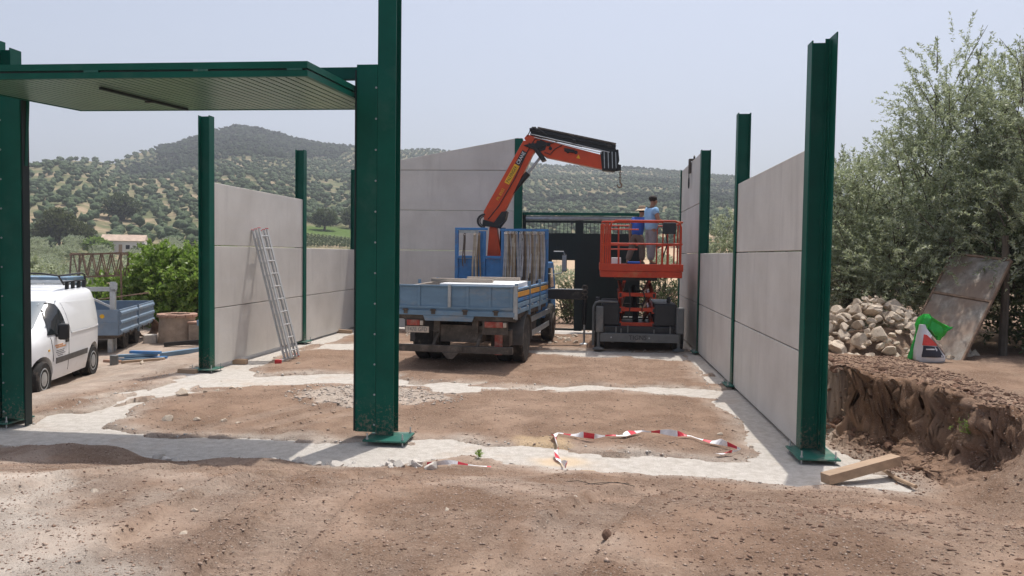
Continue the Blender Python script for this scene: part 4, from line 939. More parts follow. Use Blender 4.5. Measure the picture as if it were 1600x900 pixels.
# cargo on the bed
def tr_thing(name, label, cat, build, grp=None):
    o = build(); o.location = basis(tr) @ Vector(o.location); o.rotation_euler = (o.rotation_euler[0], o.rotation_euler[1], o.rotation_euler[2]+R(-4.5)); return tag(o, label, cat, grp)
for k, lab in enumerate(('lowest white insulation board stacked on the truck bed', 'middle white insulation board stacked on the truck bed', 'topmost white insulation board stacked on the truck bed')):
    def f(k=k):
        o = MB().bb(-0.75, 0.75, -1.15, 1.15, 0, 0.10).build('insulation_board', SHEETWHITE, None, bevel=0.012); o.location = (0.28, 0.05, 1.36+0.104*k); o.rotation_euler = (0, 0, R(2.5*(k-1))); return o
    tr_thing('insulation_board', lab, 'board', f, 'white boards on the truck bed')
def f():
    o = MB().bb(-0.6, 0.6, -0.8, 0.8, 0, 0.268).build('pallet_stack', GREYWOOD, None, bevel=0.01); o.location = (0.28, 0.05, 1.088); return o
tr_thing('timber_packing', 'timber packing under the white boards on the truck bed', 'packing', f)
for (x0, x1, y, z, lab) in ((-0.75, 0.55, -0.55, 1.675, 'grey plank lying across the near end of the white boards'), (-0.35, 0.85, 0.95, 1.675, 'grey plank lying across the far end of the white boards')):
    def f(x0=x0, x1=x1, y=y, z=z):
        o = MB().bb(-(x1-x0)/2, (x1-x0)/2, -0.07, 0.07, 0, 0.075).build('plank', GREYWOOD, None, bevel=0.006); o.location = ((x0+x1)/2, y, z); return o
    tr_thing('plank', lab, 'plank', f, 'planks on the white boards')
def f():
    o = MB().bb(-0.03, 0.03, -0.75, 0.75, -0.05, 0.05).build('plank', GREYWOOD, None, bevel=0.006); o.location = (-0.88, -0.4, 1.60); o.rotation_euler = (R(3), 0, R(-14)); return o
tr_thing('plank', 'grey plank standing on edge along the left side of the bed', 'plank', f, 'planks on the white boards')
def f():
    o = MB().bb(-0.09, 0.09, -0.3, 0.3, -0.49, 0).build('timber_packing', GREYWOOD, None, bevel=0.01); o.location = (-0.88, -0.4, 1.55); return o
tr_thing('timber_packing', 'upright timber packing beside the white boards', 'packing', f)

# ------------------------------------------------------------------ scissor lift
lf = empty('scissor_lift', (1.06, 20.2, 0.03), 0, 'orange scissor lift with dark grey chassis beside the right wall', 'scissor lift')
MB().bb(0.10, 2.02, 19.15, 21.5, 0.40, 0.62).build('chassis', LIFTDARK, lf, bevel=0.02, world=True)
bar = MB().bb(0.14, 2.0, 19.0, 19.12, 0.25, 0.46).build('front_beam', LIFTGREY, lf, bevel=0.015, world=True)
text('lettering', 'TIGNS', 0.15, frame_mat((1.03, 18.9985, 0.36), (1, 0, 0), (0, 0, 1)), INK, bar, world=True)
for x in (0.40, 1.30): MB().cyl((x, 18.985, 0.36), (x, 19.0, 0.36), 0.02, 8).build('bolt', STEEL, bar, world=True)
for x in (0.03, 1.93):
    ob = MB().bb(x, x+0.18, 18.98, 19.16, 0.47, 1.10).build('outrigger_box', LIFTGREY, lf, bevel=0.03, world=True)
    MB().cyl((x+0.07, 19.07, 0.10), (x+0.07, 19.07, 0.50), 0.04, 10).build('outrigger_rod', LIFTGREY, ob, world=True)
    MB().lathe([(0.14, 0), (0.14, 0.025), (0.05, 0.06)], 16, (x+0.07, 19.07, 0.06)).build('outrigger_foot', LIFTGREY, ob, world=True)
MB().tube([(-0.03, 19.1, 0.15), (-0.03, 19.1, 1.08), (0.02, 19.1, 1.18), (0.12, 19.1, 1.21), (0.55, 19.1, 1.21)], 0.028, 8).build('guard_tube', LIFTGREY, lf, smooth=True, world=True)
for x0, x1 in ((0.16, 0.60), (1.42, 1.96)):
    t = MB().bb(x0, x1, 19.2, 21.4, 0.62, 1.17).build('engine_tray', LIFTDARK, lf, bevel=0.04, world=True)
MB().bb(0.02, 0.12, 19.3, 19.5, 1.0, 1.30).build('beacon_box', LIFTDARK, lf, bevel=0.02, world=True)
MB().cyl((1.83, 20.0, 1.17), (1.83, 20.0, 1.30), 0.05, 12).build('filler_cap', LIFTGREY, lf, world=True)
for x in (0.5, 0.62, 0.78, 1.4, 1.78): MB().bb(x, x+0.03, 19.05, 19.09, 0.462, 0.56+0.05*((x*10) % 2)).build('bracket', LIFTGREY, lf, world=True)
for x, s in ((0.10, -1), (2.02, 1)):
    for y in (19.5, 21.2):
        w_ = wheel(lf, basis(lf).inverted() @ Vector((x+0.03*(-s), y, 0.42)), 0.40, 0.26, 0.2, out=s, rim_mat=LIFTGREY)
# scissor stack: three stages, arms cross in the y-z plane
ys, ye = 19.32, 21.3
for k in range(3):
    z0 = 0.66+k*0.36; z1 = z0+0.36
    for xa, xb in ((0.62, 1.38), (0.70, 1.30)):
        fl_ = (xa == 0.70)
        for x in (xa, xb):
            a = (x, ys, z1 if fl_ else z0); b = (x, ye, z0 if fl_ else z1)
            MB().beam(a, b, 0.065, 0.12).build('scissor_arm', RED, lf, bevel=0.006, world=True)
    for y in (ys, ye):
        MB().cyl((0.56, y, z0), (1.44, y, z0), 0.032, 10).build('cross_pin', LIFTDARK, lf, world=True)
    MB().bb(0.62, 1.38, ys-0.05, ys-0.005, z0-0.045, z0+0.045).build('cross_bar', RED, lf, bevel=0.006, world=True)
    for x in (0.56, 1.36):
        MB().bb(x, x+0.10, ys-0.085, ys-0.051, z0-0.09, z0+0.06).build('arm_end', RED, lf, bevel=0.006, world=True)
        MB().bb(x+0.022, x+0.078, ys-0.089, ys-0.0855, z0-0.065, z0+0.035).build('tube_mouth', LIFTDARK, lf, world=True)
MB().cyl((1.0, 19.6, 0.7), (1.0, 20.9, 1.5), 0.07, 12).build('lift_cylinder', LIFTDARK, lf, world=True)
for pth in ([(0.8, 19.25, 1.6), (0.86, 19.2, 1.2), (0.8, 19.22, 0.8)], [(1.1, 19.24, 1.62), (1.2, 19.2, 1.3), (1.12, 19.22, 1.0)]):
    MB().tube(pth, 0.014, 6).build('hose', LIFTDARK, lf, smooth=True, world=True)
MB().bb(0.50, 1.48, 19.25, 21.35, 1.72, 1.80).build('platform_frame', LIFTDARK, lf, world=True)
DZ0, DZ1 = 1.80, 2.13
MB().bb(0.11, 2.04, 18.98, 21.55, 1.80, 1.95).build('platform_skirt', RED, lf, bevel=0.012, world=True)
MB().bb(0.09, 2.06, 18.965, 19.005, 1.952, 2.125).build('toe_board', RED, lf, bevel=0.006, world=True)
MB().bb(0.09, 0.13, 19.01, 21.55, 1.952, 2.125).build('toe_board', RED, lf, bevel=0.006, world=True)
MB().bb(2.02, 2.06, 19.01, 21.55, 1.952, 2.125).build('toe_board', RED, lf, bevel=0.006, world=True)
MB().bb(0.135, 2.015, 19.01, 21.5, 1.951, 2.09).build('deck', LIFTGREY, lf, world=True)
x0, x1, y0, y1 = 0.14, 2.03, 19.0, 21.5
def loop(z, rr=0.13, r=0.022, nm='guard_rail'):
    pts = []
    for cx, cy, a0 in ((x0+rr, y0+rr, 180), (x1-rr, y0+rr, 270), (x1-rr, y1-rr, 0), (x0+rr, y1-rr, 90)):
        for t in np.linspace(a0, a0+90, 6): pts.append((cx+rr*math.cos(R(t)), cy+rr*math.sin(R(t)), z))
    pts.append(pts[0]); MB().tube(pts, r, 8, False).build(nm, RED, lf, smooth=True, world=True)
loop(3.12); loop(2.60)
# hoop of the front rail with rounded upper corners
MB().tube([(0.33, 18.99, 2.1), (0.33, 18.99, 3.0), (0.37, 18.99, 3.10), (0.46, 18.99, 3.145), (1.85, 18.99, 3.145), (1.95, 18.99, 3.10), (1.99, 18.99, 3.0), (1.99, 18.99, 2.1)], 0.024, 8).build('guard_hoop', RED, lf, smooth=True, world=True)
for x in (0.12, 0.175, 0.23, 0.28): MB().bb(x-0.022, x+0.022, 18.97, 19.06, 2.1, 3.05+0.25*(x-0.1)).build('folded_post', RED if x != 0.175 else ORANGE, lf, bevel=0.008, world=True)
for x in (0.54, 1.56, 1.70): MB().bb(x-0.02, x+0.02, 18.98, 19.02, 2.1, 2.58).build('post', RED, lf, world=True)
for x, y in ((1.62, 21.5), (1.78, 21.5), (1.9, 21.5), (2.03, 20.1), (2.03, 21.0), (0.14, 20.1), (0.14, 21.0), (0.6, 21.5), (1.2, 21.5), (2.03, 19.5)):
    MB().cyl((x, y, 2.09), (x, y, 3.11), 0.02, 8).build('post', RED, lf, world=True)
MB().tube([(0.33, 18.99, 2.94), (1.0, 18.99, 2.94)], 0.016, 8).build('guard_rail', RED, lf, world=True)
MB().tube([(0.33, 18.99, 2.47), (0.98, 18.99, 2.47)], 0.016, 8).build('guard_rail', RED, lf, world=True)
cb = MB().bb(1.56, 1.87, 18.93, 19.08, 2.84, 3.11).build('control_box', LIFTDARK, lf, bevel=0.02, world=True)
MB().tube([(1.64, 19.0, 2.84), (1.68, 19.02, 2.6), (1.6, 19.03, 2.35), (1.55, 19.05, 2.12)], 0.016, 6).build('cable', LIFTDARK, cb, smooth=True, world=True)
MB().bb(0.37, 0.60, 19.03, 19.16, 2.093, 2.27).build('document_box', SHEETWHITE, lf, bevel=0.01, world=True)
b = MB().box((0, 0, 0), (0.30, 0.05, 0.05)).build('blue_cloth', VEST, None, bevel=0.015); b.location = (0.90, 18.985, 2.158); tag(b, 'folded blue cloth laid on the toe board of the lift', 'cloth')

# ------------------------------------------------------------------ people
def skin_obj(name, pts, edges, radii, mat, parent, root=0, sub=2):
    me = bpy.data.meshes.new(name); me.from_pydata(pts, edges, []); me.update()
    o = link(name, me, mat, parent)
    md = o.modifiers.new('skin', 'SKIN'); md.use_smooth_shade = True; md.branch_smoothing = 0.4
    if not me.skin_vertices: 
        pass
    for i, sv in enumerate(me.skin_vertices[0].data):
        r = radii[i]; sv.radius = (r, r) if not hasattr(r, '__len__') else r; sv.use_root = (i == root)
    s = o.modifiers.new('sub', 'SUBSURF'); s.levels = sub; s.render_levels = sub
    return o
def person(label, loc, rz, J, top_mat, leg_mat, hat=False, sc=1.0):
    P = empty('person', loc, rz, label, 'person', None); P.scale = (sc,)*3
    V = []; E = []; RR = []
    def v(p, r, par=None):
        V.append(tuple(p)); RR.append(r)
        if par is not None: E.append((par, len(V)-1))
        return len(V)-1
    pel = v(J['pelvis'], 0.125); wa = v(J['waist'], 0.12, pel); ch = v(J['chest'], 0.14, wa); nb = v(J['neckb'], 0.07, ch); nk = v(J['neck'], 0.055, nb)
    hd = Vector(J['head']); fd = Vector(J.get('face', (0, 1, 0)))
    h1 = v(hd+Vector((0, 0, -0.045))+fd*0.02, 0.072, nk); h2 = v(hd+Vector((0, 0, 0.04)), 0.088, h1); h3 = v(hd+Vector((0, 0, 0.10)), 0.062, h2)
    v(hd+fd*0.105+Vector((0, 0, -0.005)), 0.016, h1)
    for s in 'LR':
        sh = v(J['sh'+s], 0.075, ch); el = v(J['el'+s], 0.052, sh); wr = v(J['wr'+s], 0.036, el)
        w = Vector(J['wr'+s]); d = (w-Vector(J['el'+s])).normalized(); side = Vector((0, 0, 1)).cross(d)
        if side.length < 0.2: side = Vector((0, 1, 0))
        side.normalize(); pa = v(w+d*0.06, 0.030, wr)
        nrm = d.cross(side)
        for k, (o_, L) in enumerate(((-0.030, 0.055), (-0.010, 0.065), (0.011, 0.062), (0.030, 0.048))):
            a = v(w+d*0.095+side*o_, 0.010, pa); v(w+d*(0.095+L)+side*o_*1.1-nrm*0.02, 0.008, a)
        t = v(w+d*0.05+side*0.045, 0.011, pa); v(w+d*0.085+side*0.062, 0.009, t)
        hp = v(J['hip'+s], 0.088, pel); kn = v(J['kn'+s], 0.058, hp); an = v(J['an'+s], 0.040, kn)
        a = Vector(J['an'+s]); f2 = Vector(J.get('toe'+s, (0, 1, 0))); v(a+f2*0.14+Vector((0, 0, -0.04)), 0.036, an)
    skin_obj('body', V, E, RR, SKIN, P)
    # clothes a little larger than the body
    def mid(a, b, t): return Vector(a).lerp(Vector(b), t)
    tv = [Vector(J['pelvis'])+Vector((0, 0, -0.12)), J['waist'], J['chest'], mid(J['chest'], J['neckb'], 0.8)]; tr_ = [0.20, 0.19, 0.205, 0.125]; te = [(0, 1), (1, 2), (2, 3)]
    for s in 'LR':
        b0 = len(tv); tv += [J['sh'+s], mid(J['sh'+s], J['el'+s], 0.62)]; tr_ += [0.112, 0.092]; te += [(2, b0), (b0, b0+1)]
    skin_obj('shirt', tv, te, tr_, top_mat, P)
    lv = [J['pelvis'], Vector(J['pelvis'])+Vector((0, 0, 0.07))]; lr = [0.165, 0.155]; le = [(0, 1)]
    for s in 'LR':
        b0 = len(lv); lv += [J['hip'+s], mid(J['hip'+s], J['kn'+s], 0.5), J['kn'+s], mid(J['kn'+s], J['an'+s], 0.5), mid(J['kn'+s], J['an'+s], 0.93)]; lr += [0.128, 0.118, 0.100, 0.092, 0.086]
        le += [(0, b0), (b0, b0+1), (b0+1, b0+2), (b0+2, b0+3), (b0+3, b0+4)]
    skin_obj('trousers', lv, le, lr, leg_mat, P)
    for s in 'LR':
        a = Vector(J['an'+s]); f2 = Vector(J.get('toe'+s, (0, 1, 0)))
        skin_obj('shoe', [a+Vector((0, 0, -0.01)), a+Vector((0, 0, -0.045)), a+f2*0.15+Vector((0, 0, -0.05))], [(0, 1), (1, 2)], [0.045, 0.048, 0.040], SHOE, P, sub=1)
    for e in (-1, 1):
        sd = Vector((0, 0, 1)).cross(fd).normalized()
        MB().lathe([(0.012, -0.004), (0.03, 0.0), (0.02, 0.006)], 10, hd+sd*e*0.088+Vector((0, 0, 0.0))).build('ear', SKIN, P, smooth=True)
        MB().lathe([(0.004, -0.006), (0.011, 0.0), (0.004, 0.006)], 8, hd+fd*0.082+sd*e*0.034+Vector((0, 0, 0.03))).build('eye', INK, P, smooth=True)
    MB().box(hd+fd*0.090+Vector((0, 0, -0.055)), (0.04, 0.012, 0.008)).build('mouth', LAMP, P)
    if hat:
        MB().lathe([(0.098, 0.02), (0.19, -0.022), (0.195, -0.012), (0.105, 0.045), (0.10, 0.10), (0.085, 0.135), (0.03, 0.14)], 24, hd+Vector((0, 0, 0.065))).build('straw_hat', STRAW, P, smooth=True)
        MB().lathe([(0.108, 0), (0.106, 0.03)], 24, hd+Vector((0, 0, 0.11))).build('hat_band', BRICKR, P, smooth=True)
    hv, hf = lumpy(ICO2, 0.035, 5, (0.097, 0.104, 0.088), 4.0)
    hv = hv+np.array(hd+Vector((0, 0, 0.072))-fd*0.022)
    keep = [f for f in hf if np.mean(hv[f] @ np.array([0, 0, 1]))-hd.z > -0.02 or (np.mean(hv[f]-np.array(hd), 0) @ np.array(fd)) < -0.03]
    if not hat or True:
        me_ = bpy.data.meshes.new('hair'); me_.from_pydata([tuple(q) for q in hv], [], [tuple(f) for f in keep]); link('hair', me_, HAIR, P, True)
    return P
JA = dict(pelvis=(0, 0, 0.95), waist=(0, 0.0, 1.12), chest=(0, 0.01, 1.33), neckb=(0, 0.01, 1.47), neck=(0, 0.03, 1.53), head=(0, 0.06, 1.63),
          shL=(-0.17, 0.0, 1.42), shR=(0.17, 0.0, 1.42), elL=(-0.24, 0.05, 1.16), elR=(0.25, 0.03, 1.16), wrL=(-0.20, 0.26, 1.06), wrR=(0.20, 0.25, 1.10),
          hipL=(-0.09, 0, 0.90), hipR=(0.09, 0, 0.90), knL=(-0.10, 0.05, 0.49), knR=(0.10, -0.02, 0.49), anL=(-0.10, 0.08, 0.085), anR=(0.11, -0.06, 0.085), face=(0.05, 0.97, -0.2))
person('worker in a light blue T-shirt and grey trousers standing in the lift basket', (1.33, 19.6, 2.09), R(-58), JA, TSHIRT, TROUS, sc=0.955)
JB = dict(pelvis=(0, -0.05, 0.88), waist=(0.0, 0.0, 1.04), chest=(0.02, 0.08, 1.24), neckb=(0.02, 0.13, 1.36), neck=(0.02, 0.16, 1.42), head=(0.02, 0.20, 1.51),
          shL=(-0.18, 0.08, 1.31), shR=(0.19, 0.08, 1.31), elL=(-0.26, 0.02, 1.04), elR=(0.26, 0.12, 1.06), wrL=(-0.27, 0.04, 0.79), wrR=(0.25, 0.33, 1.0),
          hipL=(-0.095, -0.05, 0.84), hipR=(0.095, -0.05, 0.84), knL=(-0.20, 0.03, 0.45), knR=(0.12, 0.07, 0.46), anL=(-0.26, -0.12, 0.085), anR=(0.13, 0.05, 0.085), face=(0.1, 0.95, -0.3))
person('worker in a straw hat and dark blue shirt standing behind in the lift basket', (1.05, 20.35, 2.09), R(-30), JB, VEST, TROUS2, hat=True, sc=0.885)

# ------------------------------------------------------------------ white van
GV = -0.185
vf = Vector((-9.15, 12.23, 0)); vr_ = Vector((-9.82, 14.52, 0)); hd_ = (vf-vr_).normalized()
# wheel positions above are the outer contact points on the van's left side; local x forward, y left
van_rz = math.atan2(hd_.y, hd_.x)
leftv = Vector((-hd_.y, hd_.x, 0))
org = vr_-leftv*0.80; WB = (vf-vr_).length
van = empty('delivery_van', (org.x, org.y, GV), van_rz, 'white panel van with black mirror and roof rack parked left of the building', 'van')
def xfront(z): return float(np.interp(z, [0.22, 0.45, 0.62, 0.82, 0.93, 1.00, 1.08, 1.55, 1.64, 1.72, 1.77], [WB+0.66, WB+0.74, WB+0.73, WB+0.66, WB+0.52, WB+0.30, WB+0.05, WB-0.72, WB-0.90, WB-1.15, WB-1.6]))
def xrear(z): return float(np.interp(z, [0.22, 0.5, 0.9, 1.5, 1.68, 1.77], [-0.66, -0.70, -0.70, -0.63, -0.58, -0.35]))
def hwid(z): return float(np.interp(z, [0.22, 0.35, 0.6, 0.95, 1.05, 1.3, 1.55, 1.66, 1.72, 1.77], [0.80, 0.83, 0.855, 0.855, 0.845, 0.80, 0.745, 0.70, 0.62, 0.42]))
zlev = [0.22, 0.28, 0.36, 0.45, 0.55, 0.65, 0.75, 0.85, 0.93, 1.0, 1.06, 1.14, 1.24, 1.34, 1.44, 1.52, 1.58, 1.63, 1.67, 1.70, 1.73, 1.755, 1.77]
NP = 48
def outline(z):
    xa, xb, w = xrear(z), xfront(z), hwid(z); cx = (xa+xb)/2; hx = (xb-xa)/2; pts = []
    for k in range(NP):
        t = 2*math.pi*k/NP; c_, s_ = math.cos(t), math.sin(t)
        n = 5.5 if c_ < 0 else (4.2 if z > 1.0 else 3.6)
        pts.append((cx+hx*math.copysign(abs(c_)**(2/n), c_), w*math.copysign(abs(s_)**(2/n), s_), z))
    return pts
m = MB(); vs = [p for z in zlev for p in outline(z)]; fs = []
for i in range(len(zlev)-1):
    for k in range(NP): fs.append((i*NP+k, i*NP+(k+1) % NP, (i+1)*NP+(k+1) % NP, (i+1)*NP+k))
fs += [tuple(range(NP-1, -1, -1)), tuple(range((len(zlev)-1)*NP, len(zlev)*NP))]
m.add(vs, fs); body = m.build('body', WHITE, van, smooth=True)
def cut(o, cutters):
    tmp = []
    for c_ in cutters:
        co = c_.build('cutter', DUST, None); co.parent = o.parent; tmp.append(co)
        b_ = o.modifiers.new('cut', 'BOOLEAN'); b_.operation = 'DIFFERENCE'; b_.object = co; b_.solver = 'EXACT'
    bpy.context.view_layer.update(); dg = bpy.context.evaluated_depsgraph_get()
    me_ = bpy.data.meshes.new_from_object(o.evaluated_get(dg)); o.modifiers.clear(); o.data = me_
    for t in tmp: bpy.data.objects.remove(t)
cut(body, [MB().cyl((x, s*0.55, 0.30), (x, s*1.2, 0.30), 0.375, 28) for x in (0.0, WB) for s in (-1, 1)])
body.data.polygons.foreach_set('use_smooth', [True]*len(body.data.polygons)); body.data.set_sharp_from_angle(angle=R(35))
for x in (0.0, WB):
    for s in (-1, 1):
        MB().cyl((x, s*0.54, 0.30), (x, s*0.56, 0.30), 0.36, 24).build('wheel_well', BLACK, body)
        W = MB().lathe([(0.19, -0.09), (0.27, -0.1), (0.30, -0.075), (0.30, 0.075), (0.27, 0.1), (0.19, 0.09)], 28, (0, 0, 0), 'Z').build('wheel', RUBBER, van, smooth=True)
        W.location = (x, s*0.735, 0.30); W.rotation_euler = (R(90), 0, 0)
        rm = MB().lathe([(0.195, 0.085), (0.18, 0.095), (0.15, 0.085), (0.06, 0.10), (0.01, 0.105)], 20).build('hubcap', STEEL, W, smooth=True); rm.rotation_euler = (0, 0 if s < 0 else R(180), 0)
def W_(x, z):
    """half width of the body side at x, z"""
    xa, xb, w = xrear(z), xfront(z), hwid(z); cx = (xa+xb)/2; hx = (xb-xa)/2; q = abs((x-cx)/hx)
    n = 5.5 if x < cx else (4.2 if z > 1.0 else 3.6)
    return w*max(1e-4, 1-min(q, 0.9999)**n)**(1/n)
def side_patch(name, poly, mat, off=0.005, sides=(1, -1), par=None, n=9):
    """polygon given in x,z laid on the body side"""
    P = [Vector((a, b)) for a, b in poly]; pts = []
    for i in range(len(P)):
        for t in range(n): pts.append(P[i].lerp(P[(i+1) % len(P)], t/n))
    c = sum(pts, Vector((0, 0)))/len(pts)
    for s in sides:
        rings = [[c.lerp(p, f) for p in pts] for f in (1.0, 0.66, 0.33)]
        m = MB(); vv = [(p.x, s*(W_(p.x, p.y)+off), p.y) for r_ in rings for p in r_]+[(c.x, s*(W_(c.x, c.y)+off), c.y)]
        L = len(pts); ff = []
        for j in range(2):
            for i in range(L): ff.append((j*L+i, j*L+(i+1) % L, (j+1)*L+(i+1) % L, (j+1)*L+i))
        for i in range(L): ff.append((2*L+i, 2*L+(i+1) % L, 3*L))
        vv += [(p.x, s*(W_(p.x, p.y)-0.02), p.y) for p in rings[0]]; b0 = 3*L+1
        for i in range(L): ff.append((i, (i+1) % L, b0+(i+1) % L, b0+i))
        m.add(vv, ff); m.build(name, mat, par or van, smooth=True)
xw = WB
side_patch('side_window', [(xw-0.24, 1.01), (xw-0.45, 1.29), (xw-0.66, 1.49), (xw-0.80, 1.54), (xw-0.88, 1.50), (xw-0.97, 1.01)], GLASS)
side_patch('side_moulding', [(xw-0.46, 0.50), (xw-0.46, 0.60), (0.42, 0.60), (0.42, 0.50)], DUST, 0.012)
side_patch('rear_panel', [(xw-1.12, 1.0), (xw-1.02, 1.52), (-0.38, 1.50), (-0.48, 1.0)], WHITE, 0.006)
side_patch('panel_crease', [(xw-1.15, 0.965), (xw-1.15, 0.985), (-0.5, 0.985), (-0.5, 0.965)], WHITE, 0.014)
side_patch('door_gap', [(xw-1.03, 0.32), (xw-1.03, 0.97), (xw-1.018, 0.97), (xw-1.018, 0.32)], BLACK, 0.003)
side_patch('door_gap', [(xw-0.36, 0.55), (xw-0.30, 0.97), (xw-0.288, 0.97), (xw-0.348, 0.55)], BLACK, 0.003)
side_patch('door_handle', [(xw-0.98, 0.83), (xw-0.98, 0.88), (xw-0.86, 0.88), (xw-0.86, 0.83)], BLACK, 0.025)
side_patch('bumper', [(xw+0.40, 0.26), (xw+0.40, 0.52), (xw+0.66, 0.52), (xw+0.62, 0.26)], DUST, 0.008)
side_patch('indicator', [(xw-0.22, 0.74), (xw-0.22, 0.77), (xw-0.17, 0.77), (xw-0.17, 0.74)], YLABEL, 0.008, sides=(1,))
for k, (z, a, b, mt) in enumerate(((0.80, 0.42, 0.74, ORINK), (0.765, 0.46, 0.80, ORINK), (0.715, 0.48, 0.76, GREYINK), (0.685, 0.46, 0.78, GREYINK), (0.655, 0.50, 0.80, GREYINK), (0.625, 0.52, 0.74, GREYINK))):
    h_ = 0.026 if mt is ORINK else 0.012; x = xw-a
    while x > xw-b:
        l_ = random.uniform(0.03, 0.07); side_patch('door_lettering', [(x, z), (x, z+h_), (x-l_, z+h_), (x-l_, z)], mt, 0.004, sides=(1,), n=1); x -= l_+0.015
def front_patch(name, z0, z1, y0, y1, mat, off, yi=0.9):
    m = MB(); nz, nyy = 8, 10; vv = []
    for lay in (off, -0.03):
        for i in range(nz+1):
            z = z0+(z1-z0)*i/nz
            for j in range(nyy+1):
                y = (y0+(y1-y0)*j/nyy)*(1 if z < 1.0 else yi+(1-yi)*(z1-z)/(z1-z0))
                xa, xb, w = xrear(z), xfront(z), hwid(z); cx = (xa+xb)/2; hx = (xb-xa)/2; nn = 4.2 if z > 1.0 else 3.6
                vv.append((cx+hx*max(1e-3, 1-min(abs(y)/w, 0.999)**nn)**(1/nn)+lay, y, z))
    st = (nz+1)*(nyy+1); ff = []
    for i in range(nz):
        for j in range(nyy): a = i*(nyy+1)+j; ff.append((a, a+1, a+nyy+2, a+nyy+1))
    m.add(vv, ff); m.build(name, mat, van, smooth=True)
front_patch('windscreen', 1.09, 1.56, -0.74, 0.74, SCREEN, 0.008)
front_patch('front_bumper', 0.28, 0.50, -0.72, 0.72, DUST, 0.012)
front_patch('headlamp', 0.62, 0.80, 0.42, 0.72, GLASS, 0.008); front_patch('headlamp', 0.62, 0.80, -0.72, -0.42, GLASS, 0.008)
for s in (1, -1):
    mm = MB().bb(-0.07, 0.05, -0.02, 0.15, -0.14, 0.14).build('door_mirror', BLACK, van, bevel=0.035); mm.location = (xw-0.50, s*(W_(xw-0.5, 1.0)+(0.06 if s > 0 else 0.19)), 1.05)
    MB().bb(-0.02, 0.02, -0.10, -0.01, -0.09, -0.04).build('mirror_arm', BLACK, mm)
rackz = 1.79
rp = [(0.85, -0.6, rackz+0.03), (1.05, -0.58, rackz+0.20), (1.08, -0.3, rackz+0.24), (1.08, 0.3, rackz+0.24), (1.05, 0.58, rackz+0.20), (0.85, 0.6, rackz+0.03)]
rk_ = MB().tube(rp, 0.018, 8).build('roof_rack', BLACK, van, smooth=True)
for s in (-1, 1):
    MB().tube([(-0.30, s*0.6, rackz+0.02), (-0.25, s*0.59, rackz+0.19), (-0.1, s*0.585, rackz+0.22), (0.9, s*0.585, rackz+0.20), (1.05, s*0.58, rackz+0.20)], 0.018, 8).build('rack_side', BLACK, rk_, smooth=True)
    MB().tube([(-0.28, s*0.595, rackz+0.08), (0.92, s*0.595, rackz+0.08)], 0.014, 8).build('rack_rail', BLACK, rk_, smooth=True)
    for x in (-0.2, 0.1, 0.4, 0.7): MB().bb(x-0.02, x+0.02, s*0.6-0.03, s*0.6+0.03, rackz-0.06, rackz+0.08).build('rack_foot', BLACK, rk_)
for x in (-0.2, 0.15, 0.5, 0.82): MB().tube([(x, -0.59, rackz+0.06), (x, 0.59, rackz+0.06)], 0.014, 8).build('rack_bar', STEEL, rk_)

# ------------------------------------------------------------------ trailer behind the van
tl = empty('flatbed_trailer', (-11.1, 17.4, GV), math.atan2(3.5, -1.2)-R(90), 'blue-grey drop-side trailer with ribbed boards standing behind the van', 'trailer')
MB().bb(-1.75, 0.0, 0.0, 3.6, 0.46, 0.52).build('floor', CHASSIS, tl)
fb = MB().bb(-1.75, 0.0, -0.04, 0.0, 0.47, 1.07).build('end_board', TRAILER, tl, bevel=0.005)
MB().lathe([(0.05, 0), (0.05, 0.006)], 16).build('badge', YLABEL, fb); fb.children[-1].location = (-0.34, -0.041, 0.92); fb.children[-1].rotation_euler = (R(90), 0, 0)
MB().bb(-1.75, 0.0, -0.055, -0.041, 0.74, 0.77).build('rib', TRAILER, fb)
MB().bb(-1.75, 0.0, 3.6, 3.64, 0.47, 1.07).build('end_board', TRAILER, tl, bevel=0.005)
for x in (0.0, -1.78):
    for ya, yb in ((0.0, 1.72), (1.77, 3.62)):
        s_ = MB().bb(x, x+0.03, ya, yb, 0.47, 1.07).build('side_board', TRAILER, tl, bevel=0.005)
        for z in (0.50, 0.71, 0.92):
            MB().prism([(0, 0), (0.035, 0.03), (0.035, 0.08), (0, 0.11)], lambda a, b, t: (x+0.031+a if x == 0.0 else x-0.001-a, t, z+b), ya+0.02, yb-0.02).build('rib', TRAILER, s_)
MB().bb(0.031, 0.07, 1.725, 1.765, 0.40, 1.10).build('stake', TRAILER, tl)
for y in (0.3, 0.9, 1.4, 2.2, 2.9, 3.4): MB().bb(0.031, 0.06, y, y+0.04, 0.40, 0.50).build('latch', CHASSIS, tl)
for y in (1.1, 2.3):
    for x in (-0.2, -1.55):
        w_ = wheel(tl, (x, y, 0.30), 0.30, 0.2, 0.18, out=1 if x > -1 else -1)
for y in (0.25, 0.55): MB().bb(-0.30, -0.2, y, y+0.12, 0.02, 0.46).build('prop_leg', STEEL, tl)
MB().bb(-1.7, -0.1, 0.05, 3.5, 0.38, 0.455).build('chassis', CHASSIS, tl)
for x in (-0.12, -1.65): MB().bb(x-0.07, x+0.05, 0.02, 0.12, 0.525, 1.72).build('rack_post', STEEL, tl)
MB().bb(-1.70, -0.05, 0.02, 0.11, 1.50, 1.60).build('rack_bar', STEEL, tl); fq = tl.children[-1]
MB().beam((-0.9, 0.14, 1.48), (-0.15, 0.14, 1.10), 0.04, 0.05).build('rack_brace', STEEL, tl)
MB().bb(-0.14, -0.02, -0.02, 0.02, 1.55, 1.70).build('rack_socket', STEEL, tl)
for y, z in ((0.5, 1.1), (1.4, 1.28)):
    pass
